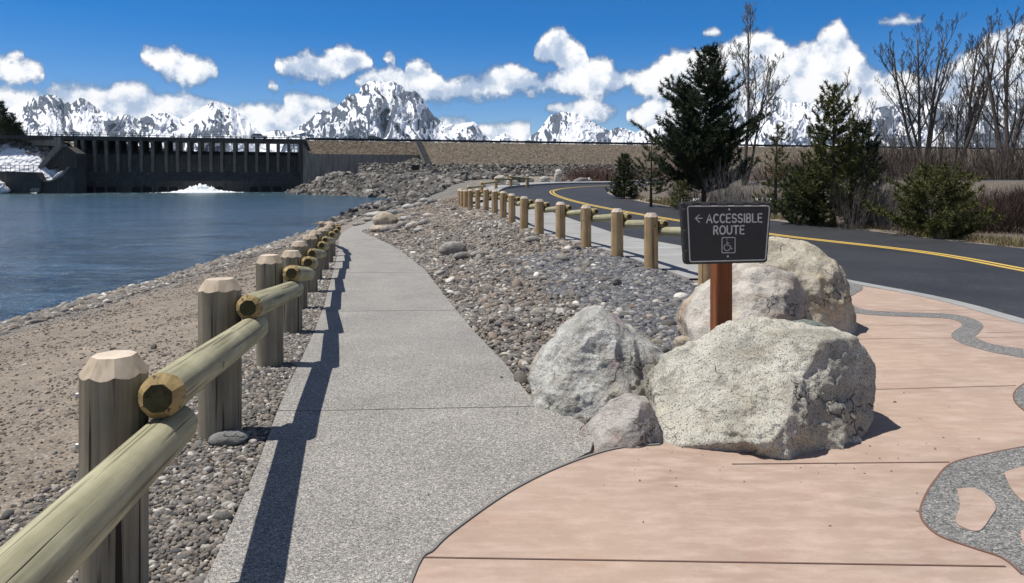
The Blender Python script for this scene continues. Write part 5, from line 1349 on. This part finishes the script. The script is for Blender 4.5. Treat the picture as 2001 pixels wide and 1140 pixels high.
# ================================================================== TREES AND BRUSH
def needle_mesh(tufts, seed, m, name, parent, nper=12, wid=.012):
    """tufts: list of (pos, dir, size); every tuft is a spray of thin needles-clumps"""
    rs = np.random.RandomState(seed); n = len(tufts)
    P = np.array([t[0] for t in tufts]); D_ = np.array([t[1] for t in tufts]); S = np.array([t[2] for t in tufts])
    P = np.repeat(P, nper, 0); D_ = np.repeat(D_, nper, 0); S = np.repeat(S, nper)
    k = len(P); rv = rs.normal(size=(k, 3)); rv /= np.linalg.norm(rv, axis=1)[:, None]
    d = D_ * .75 + rv * .9; d /= np.linalg.norm(d, axis=1)[:, None]
    side = np.cross(d, rs.normal(size=(k, 3))); side /= np.linalg.norm(side, axis=1)[:, None] + 1e-9
    P = P + D_ * (rs.rand(k, 1) - .5) * S[:, None] * .9
    L_ = S * rs.uniform(.7, 1.25, k); w_ = wid * rs.uniform(.7, 1.4, k) * (S / np.mean(S))
    a = P - side * w_[:, None]; b = P + side * w_[:, None]; c = P + d * L_[:, None]
    V = np.stack([a, b, c], 1).reshape(-1, 3); Fc = np.arange(3 * k).reshape(-1, 3)
    return mesh(name, V, Fc, m, parent, False)
def conifer(label, base, h, prof, seed, m, dens=1.0, droop=.12, up=.35, bare=.1, tuft=.16, lean=(0, 0), whorl=.30, nper=12, wid=.012, group=None, fill=1.0, rb=None, tr=.021, cat='pine tree', name='pine_tree'):
    rnd = random.Random(seed); x, y = base; z = H1(x, y) - .1
    t = empty(name, (x, y, z), label, cat, group)
    def trunk(s): return Vector((lean[0] * s * s, lean[1] * s * s, s * h))
    mb = MB(); mb.tube([trunk(k / 10) for k in range(11)], [h * tr * (1 - .93 * k / 10) + .004 for k in range(11)], 8)
    mb.build('trunk', M['bark'], t, True)
    mb = MB(); tufts = []
    s = bare
    while s < .985:
        n = rnd.randint(4, 6); Lr = prof(s); a0 = rnd.uniform(0, 6.28)
        for k in range(n):
            if rnd.random() > dens: continue
            a = a0 + k * 6.283 / n + rnd.uniform(-.35, .35); L_ = Lr(a) if callable(Lr) else Lr
            L_ *= rnd.uniform(.55, 1.15)
            if L_ < .05: L_ = .05
            p0 = trunk(min(1, s + rnd.uniform(-.01, .01))); d = Vector((math.cos(a), math.sin(a), 0))
            pts = []; st = 7
            for i in range(st):
                q = i / (st - 1); pts.append(p0 + d * L_ * q + Vector((0, 0, L_ * (-droop * q + up * q * q))) + Vector((rnd.uniform(-1, 1), rnd.uniform(-1, 1), rnd.uniform(-1, 1))) * .025 * L_)
            mb.tube(pts, [max(.004, L_ * .016 * (1 - .85 * i / (st - 1))) for i in range(st)], 4, cap=False)
            # side shoots carry the needles
            ns = max(3, int(L_ / .095 * fill))
            for j in range(ns):
                q = .22 + .78 * (j + rnd.random()) / ns; ii_ = min(int(q * (st - 1)), st - 2); fr = q * (st - 1) - ii_
                b0 = pts[ii_].lerp(pts[ii_ + 1], fr); dr = (pts[ii_ + 1] - pts[ii_]).normalized(); sd_ = Vector((-d.y, d.x, 0)) * rnd.choice((-1, 1))
                l2 = L_ * .34 * (1.15 - q) * rnd.uniform(.6, 1.3) + .06
                dd = (dr * .7 + sd_ * rnd.uniform(.4, 1) + Vector((0, 0, rnd.uniform(.0, .55)))).normalized()
                b1 = b0 + dd * l2; mb.tube([b0, b1], [.006, .003], 3, cap=False)
                m_ = max(1, int(l2 / (tuft * .55)))
                for u in range(m_): tufts.append((b0.lerp(b1, (u + .8) / m_), dd, tuft * rnd.uniform(.7, 1.2)))
            dl = (pts[-1] - pts[-2]).normalized(); dl = (dl + Vector((0, 0, .5))).normalized()
            for u in range(3): tufts.append((pts[-1] + dl * u * tuft * .45, dl, tuft))
        s += whorl / h * rnd.uniform(.7, 1.25)
    for u in range(4): tufts.append((trunk(1) - Vector((0, 0, u * tuft * .7)), Vector((0, 0, 1)), tuft))
    cr = mb.build('branches', M['bark'], t)
    needle_mesh(tufts, seed, m, 'needles', t, nper, wid)
    return t
def gpos(px, y): return ((px - CX) * y / F, y)
# big dark pine: wide, uneven crown, higher on its left side low down
def prof_big(s):
    def f(a):
        w_ = 3.3 * (1 - s) ** .62 * (1 if s > .22 else .75) * (1 + .22 * math.sin(s * 23 + 2 * a)); side = math.cos(a)
        if side > 0: w_ *= .80 if s > .45 else .95
        if s > .82: w_ *= .75
        return w_
    return f
conifer('tall dark spreading pine rising left of the bare tree, behind the sign', gpos(1375, 38), 8.3, prof_big, 11, M['needle_dark'], .88, -.02, .50, .11, .20, (.35, 0), .18, 15, .016, fill=.95, tr=.016)
conifer('small dense dark green pine at the left end of the roadside trees', gpos(1220, 43), 2.6, lambda s: .95 * (1 - s) ** .7 + .05, 12, M['needle_mid'], 1, .05, .4, .05, .12, whorl=.12, nper=13, wid=.013)
conifer('thin see-through pine with dark tufts between the small dense pine and the tall dark pine', gpos(1272, 35), 3.3, lambda s: .95 * (1 - s) ** .5 + .1, 13, M['needle_mid'], .75, .1, .45, .22, .13, (.05, 0), whorl=.2, nper=13, wid=.012, fill=.7)
conifer('low olive pine sapling at the foot of the tall dark pine', gpos(1330, 33), 1.35, lambda s: .42 * (1 - s) ** .6 + .08, 14, M['needle_olive'], .9, .05, .5, .05, .12, whorl=.15, nper=10, wid=.009)
conifer('slender sparse olive pine just right of the bare tree', gpos(1515, 30), 3.9, lambda s: .80 * (1 - s) ** .55 + .08, 15, M['needle_olive'], .7, .08, .5, .08, .13, (.1, 0), whorl=.22, nper=13, wid=.011, fill=.7)
conifer('full olive green pine with upright tips, tallest right of the sign', gpos(1628, 24.0), 4.55, lambda s: 1.5 * (1 - s) ** .70 + .09, 16, M['needle_olive'], .85, .0, .60, .03, .13, (.04, 0), whorl=.17, nper=15, wid=.011, fill=1.0)
conifer('dark narrow pine close behind the right side of the full olive pine', gpos(1685, 26.0), 3.75, lambda s: .95 * (1 - s) ** .6 + .08, 17, M['needle_dark'], .95, .0, .55, .04, .13, whorl=.16, nper=14, wid=.012)
conifer('low bushy dark pine filling in below the full olive pine at its left', gpos(1570, 24.8), 1.9, lambda s: .95 * (1 - s) ** .6 + .1, 18, M['needle_mid'], .95, .0, .5, .03, .13, whorl=.14, nper=14, wid=.011)
conifer('squat spreading yellow green pine beside the road at right', gpos(1820, 20.6), 1.95, lambda s: 1.55 * (1 - s) ** .6 + .15, 19, M['needle_olive'], .9, .02, .36, .03, .15, whorl=.15, nper=15, wid=.0105, fill=1.0)
# dark firs on the left bank
firs = [(-14, 246, 8.5), (2, 243, 11), (9, 240, 9.4), (17, 244, 7.6), (24, 241, 8.6), (31, 244, 6.6), (38, 242, 6.8), (45, 245, 4.6), (-26, 243, 11), (-38, 246, 12), (58, 246, 2.6)]
for i, (px, y, h) in enumerate(firs):
    h *= 1.62 if px < 50 else 1.2
    t = conifer('dark fir in the group above the left end of the dam crest', gpos(px, y), h, lambda s, h=h: h * .20 * (1 - s) ** .8 + .1, 60 + i, M['needle_dark'], 1, .15, .1, .03, .55, whorl=.6, nper=9, wid=.06, group='firs above the left end of the dam', cat='fir tree', name='fir_tree', fill=.8)
    t.location.z = 9.5
# ---- bare trees
def bare_tree(label, base, h, seed, mb_mat='bark_grey', twig='twig', stems=((0, 0, 1.0),), spread=.45, levels=5, r0=None, group=None, first=.25, cat='bare tree', z=None, nb=(3, 5), twigs=1.0, upt=.18, minr=.006):
    rnd = random.Random(seed); x, y = base; zz = (H1(x, y) if z is None else z) - .2
    t = empty('bare_tree', (x, y, zz), label, cat, group)
    tk = MB(); tw = MB(); r0 = r0 or h * .013
    def grow(p, d, L_, r, lv):
        n = 5 if lv < 2 else 4; pts = [p]; dirs = [d]
        for i in range(n):
            d = (d + Vector((rnd.uniform(-1, 1), rnd.uniform(-1, 1), rnd.uniform(-.6, 1))) * (.10 if lv == 0 else .16) + Vector((0, 0, upt * (.3 if lv == 0 else 1)))).normalized()
            p = p + d * L_ / n; pts.append(p); dirs.append(d)
        r1 = max(minr * .6, r * (.42 if lv else .30))
        rad = [r + (r1 - r) * i / n for i in range(n + 1)]
        (tk if lv < 2 else tw).tube(pts, rad, 7 if lv == 0 else (5 if lv == 1 else 3), cap=lv == 0)
        if lv >= levels: return
        k = rnd.randint(*nb) + (4 if lv == 0 else 1)
        if lv >= 3: k = 4 if lv == 3 else 3
        for j in range(k):
            q = (first if lv == 0 else .22) + (1 - (first if lv == 0 else .22)) * (j + rnd.random() * .8) / k; q = min(q, .97)
            i = min(int(q * n), n - 1); b = pts[i].lerp(pts[i + 1], q * n - i); dd = dirs[i + 1]
            a = rnd.uniform(0, 6.28); o1 = dd.orthogonal().normalized(); o2 = dd.cross(o1); side = o1 * math.cos(a) + o2 * math.sin(a)
            nd = (dd + side * spread * rnd.uniform(.8, 1.9)).normalized()
            l2 = L_ * (1.05 - q * .55) * rnd.uniform(.35, .6) * (1 if lv else .85)
            grow(b, nd, l2, max(minr, (rad[i] * .5)), lv + 1)
    for dx, dy, k in stems:
        grow(Vector((dx * .25, dy * .25, 0)), Vector((dx, dy, 1)).normalized(), h * k * .86, r0 * k, 0)
    tk.build('trunk', M[mb_mat], t, True); tw.build('crown', M[twig], t)
    return t
bare_tree('tall pale bare tree with fine upswept twigs behind the tall dark pine', gpos(1455, 44), 11.4, 5, 'bark_grey', 'twig_pale', ((.02, 0, 1.0), (-.15, .05, .82), (.20, 0, .74)), .60, 5, .12, None, .26, nb=(4, 6), minr=.010, upt=.13)
CG = 'bare cottonwoods beyond the far trail'
bare_tree('bare cottonwood with five dark fanning stems left of the leaning pair', gpos(1806, 82), 18.2, 21, 'bark_grey', 'twig', ((-.30, 0, .95), (-.07, .1, 1.0), (.10, 0, 1.02), (.22, 0, .9), (-.17, .1, .8)), .62, 5, .22, CG, .30, nb=(4, 5), minr=.014, upt=.2)
bare_tree('bare cottonwood whose two dark trunks lean right in a narrow fork', gpos(1868, 80), 18, 22, 'bark_grey', 'twig', ((.12, 0, 1.0), (.36, 0, .95), (.02, .1, .62)), .62, 5, .26, CG, .34, nb=(4, 5), minr=.014, upt=.2)
bare_tree('massive bare cottonwood at the right edge of the view', gpos(1966, 76), 18, 23, 'bark_grey', 'twig', ((.03, 0, 1.02), (-.06, .05, .98), (.16, 0, 1.0)), .66, 5, .26, CG, .25, nb=(4, 5), minr=.014, upt=.19)
bare_tree('bare cottonwood leaning out beyond the right edge', gpos(2040, 74), 17, 24, 'bark_grey', 'twig', ((-.05, 0, 1.0), (.2, 0, .9)), .66, 5, .24, CG, .25, nb=(3, 4), minr=.02, upt=.11)
bare_tree('small pale bare tree standing alone right of the full olive pine', gpos(1690, 70), 10.4, 25, 'bark_grey', 'twig_pale', ((0, 0, 1.0), (.12, 0, .75)), .42, 4, .10, None, .35, nb=(3, 5), minr=.013)
mids = [(1735, 90, 10, 0), (1775, 92, 9, 1), (1838, 95, 12, 2), (1892, 88, 12.5, 3), (1912, 92, 13.5, 4), (1930, 84, 11.5, 5), (1948, 95, 12, 6), (1985, 90, 13, 7), (2015, 88, 13, 8), (1858, 100, 9, 9)]
whr = ['left of the fanning cottonwood', 'just left of the fanning cottonwood base', 'between the fanning and forked cottonwoods', 'just right of the forked cottonwood', 'second right of the forked cottonwood', 'third right of the forked cottonwood', 'left of the massive cottonwood', 'behind the massive cottonwood', 'beyond the right edge of the view', 'behind the forked cottonwood']
for (px, y, h, i) in mids:
    bare_tree('thin grey bare tree standing ' + whr[i], gpos(px, y), h, 30 + i, 'bark_grey', 'twig_pale' if i % 3 == 0 else 'twig', ((random.Random(i).uniform(-.1, .1), 0, 1.0), (random.Random(i + 9).uniform(-.2, .2), .1, .8)), .55, 4, .10, 'thin trees among the cottonwoods', .2, nb=(3, 4), minr=.013)
# ---- shrubs of bare stems
def shrub(label, base, h, w_, seed, m='twig_red', n=70, group=None, cat='shrub', lean=0, r=.006, name='willow_shrub', z=None):
    rnd = random.Random(seed); x, y = base; zz = (H1(x, y) if z is None else z) - .08; mb = MB()
    for k in range(n):
        a = rnd.uniform(0, 6.28); q = rnd.random() ** .5; b = Vector((math.cos(a) * w_ * .35 * q, math.sin(a) * w_ * .35 * q, 0))
        d = Vector((math.cos(a) * q * w_ / h * .75 + lean, math.sin(a) * q * w_ / h * .75, 1)).normalized(); L_ = h * rnd.uniform(.55, 1.05); pts = [b]; p = b
        for i in range(4):
            d = (d + Vector((rnd.uniform(-1, 1), rnd.uniform(-1, 1), rnd.uniform(-.3, .5))) * .12).normalized(); p = p + d * L_ / 4; pts.append(p)
        mb.tube(pts, [r, r * .85, r * .7, r * .5, r * .3], 3, cap=False)
        for j in range(3):
            i = rnd.randint(1, 3); dd = (d + Vector((rnd.uniform(-1, 1), rnd.uniform(-1, 1), rnd.uniform(0, .6))) * .6).normalized()
            mb.tube([pts[i], pts[i] + dd * L_ * .28], [r * .6, r * .3], 3, cap=False)
    o = mb.build(name, M[m], None, False); o.location = (x, y, zz)
    return tag(o, label, cat, group)
rn = random.Random(5); WG = 'willow thicket right of the road'
for i in range(46):
    y = rn.uniform(23, 37); px = rn.uniform(1880, 2080)
    if i < 12: px = rn.uniform(1690, 1900); y = rn.uniform(24, 34)
    shrub('dark red brown willow bush in the thicket between the road and the far trail', gpos(px, y), rn.uniform(1.25, 1.6) + (y - 30) * .02, rn.uniform(1.2, 1.8), 300 + i, 'twig_dark', 110, WG, r=.007)
for i in range(16):
    px = 1665 + i * 10 + rn.uniform(-8, 8); y = rn.uniform(21.5, 27)
    shrub('pale grey twiggy bush between the full olive pine and the squat pine', gpos(px, y), rn.uniform(1.3, 2.3) * (1.15 if px < 1760 else .75), rn.uniform(.9, 1.4), 400 + i, 'twig_pale' if i % 2 else 'twig', 45, 'pale bushes right of the olive pine', lean=rn.uniform(-.15, .3), r=.005)
for i in range(12):
    px = 1330 + i * 22 + rn.uniform(-8, 8); y = rn.uniform(34, 42)
    shrub('grey leafless bush under the roadside pines behind the sign', gpos(px, y), rn.uniform(1.0, 2.0), rn.uniform(1.4, 2.0), 430 + i, 'twig_pale' if i in (3, 4, 5) else 'twig', 70, 'bushes under the roadside pines', r=.007)
shrub('pale drooping dead branches hanging at the right of the dark pine trunk', gpos(1428, 35.5), 2.7, 1.9, 455, 'twig_pale', 120, None, lean=.05, r=.006, name='dead_shrub')
for i in range(14):
    px = 1100 + i * 10 + rn.uniform(-6, 6)
    shrub('reddish bare bush before the embankment right of the standing stone', gpos(px, rn.uniform(72, 84)), rn.uniform(1.3, 2.6) * (1 if 1130 < px < 1210 else .7), rn.uniform(1.8, 2.6), 470 + i, 'twig_red', 60, 'reddish bushes before the embankment', r=.016)
for i in range(26):
    px = 1560 + i * 19 + rn.uniform(-8, 8)
    shrub('grey brown brush beyond the far trail under the cottonwoods', gpos(px, rn.uniform(60, 76)), rn.uniform(2.2, 4.6) * (.7 if px < 1700 else 1), rn.uniform(2.4, 3.6), 500 + i, 'twig_brown', 80, 'brush under the cottonwoods', r=.02)
for i in range(14):
    px = 1270 + i * 28 + rn.uniform(-8, 8)
    shrub('rust red brush along the foot of the embankment behind the pines', gpos(px, rn.uniform(58, 70)), rn.uniform(1.2, 2.2), rn.uniform(2.4, 3.4), 540 + i, 'twig_red', 70, 'rust red brush behind the pines', r=.018)
# ---- dry grass along the far road edge: too many blades to count
rs = np.random.RandomState(3); n = 26000
y = 12 + 32 * rs.rand(n) ** 1.2; x = xin(y) + .35 + rs.rand(n) ** 1.6 * 3.0; k = np.abs(x) < y * .8; k &= fbm(x * .7, y * .7, 0, 3, 2) > -.12; x, y = x[k], y[k]; n = len(x)
z = H(x, y) - .01; hh_ = rs.uniform(.05, .22, n); a = rs.uniform(0, 6.28, n); w_ = .006 + .0002 * y
V = np.stack([np.stack([x - np.cos(a) * w_, y - np.sin(a) * w_, z], 1), np.stack([x + np.cos(a) * w_, y + np.sin(a) * w_, z], 1), np.stack([x + rs.normal(0, .06, n), y + rs.normal(0, .06, n), z + hh_], 1)], 1).reshape(-1, 3)
tag(mesh('dry_grass', V, np.arange(3 * n).reshape(-1, 3), M['grass_dry'], None, False), kind='stuff')
# ================================================================== SMALL THINGS FAR OFF
def car(label, px, mat_, Lc=4.8, hc=1.75, d=-1.5):
    s = s_at(px, d); p = DP(s, d, TOP + .002); t = empty('parked_car' if False else 'car', p, label, 'car'); t.rotation_euler = (0, 0, math.atan2(uD.y, uD.x))
    def prism(name, prof, y0, y1, m, par=t, bev=.0):
        n = len(prof); V = [(x, y0, z) for x, z in prof] + [(x, y1, z) for x, z in prof]
        o = mesh(name, V, [tuple(range(n)), tuple(range(2 * n - 1, n - 1, -1))] + [(k, n + k, n + (k + 1) % n, (k + 1) % n) for k in range(n)], m, par, False); return o
    h = Lc / 2
    prism('body', [(-h, .35), (h, .35), (h, .8), (h - .15, .98), (h - 1.2, 1.08), (h - 1.9, hc - .05), (-h + .9, hc), (-h + .25, hc - .15), (-h, 1.05)], -.9, .9, M[mat_])
    prism('side_window', [(h - 1.35, 1.12), (h - 1.95, hc - .15), (-h + .7, hc - .13), (-h + .35, 1.15)], -.905, .905, M['glass'])
    for x in (-h + .85, h - .9):
        for y in (-.82, .82):
            mb = MB(); mb.tube([(x, y - .11, .34), (x, y + .11, .34)], .34, 16); mb.build('wheel', M['rubber'], t, False)
car('pale suv driving over the gated part of the dam', 507, 'car_white')
car('grey car driving over the embankment below the highest peak', 731, 'car_grey', 4.4, 1.5, 0.2)
# black gate with a small white notice at the far end of the pavement
gt = empty('gate', (0, 0, 0), 'black metal gate with a small white notice beyond the road bend', 'gate')
a = W(1186, 361, 69); b = W(1293, 361, 66)
for i, q in enumerate((0, .97)):
    p = a.lerp(b, q); mb = MB(); mb.box(p.x - .09, p.x + .09, p.y - .09, p.y + .09, p.z - .3, p.z + 1.0); mb.build('post', M['steel'], gt)
mb = MB()
for k in range(5): mb.tube([a + Vector((0, 0, .12 + k * .17)), b + Vector((0, 0, .12 + k * .17))], .022, 5)
for k in range(1, 12): p = a.lerp(b, k / 12); mb.tube([p + Vector((0, 0, .1)), p + Vector((0, 0, .82))], .015, 4)
mb.build('bars', M['steel'], gt)
p = a.lerp(b, .35); mb = MB(); mb.box(p.x - .15, p.x + .15, p.y - .10, p.y - .07, p.z + .35, p.z + .85); mb.build('notice', M['white'], gt)
# tiny building on the bank below the stair strip: a dark culvert box
cb = W(812, 327, 205); mb = MB(); mb.box(-1.0, 1.0, -.8, .8, -.4, .75); mb.box(-1.15, 1.15, -.95, .95, .752, .95)
o = mb.build('utility_box', M['steel'], None); o.location = (cb.x, cb.y, cb.z - .4); tag(o, 'small dark utility box at the foot of the stair strip on the embankment', 'box')

mb = MB(); mb.box(-26000, 26000, -2500, 24000, -9, 2900)
o = mb.build('haze', None); tag(o, kind='stuff')
hm = bpy.data.materials.new('haze'); hm.use_nodes = True; ht = hm.node_tree
for n_ in list(ht.nodes): ht.nodes.remove(n_)
pv = ht.nodes.new('ShaderNodeVolumePrincipled'); pv.inputs['Color'].default_value = (.62, .78, 1.0, 1); pv.inputs['Density'].default_value = HAZE; pv.inputs['Anisotropy'].default_value = .2
ho = ht.nodes.new('ShaderNodeOutputMaterial'); ht.links.new(pv.outputs[0], ho.inputs['Volume']); o.data.materials.append(hm)
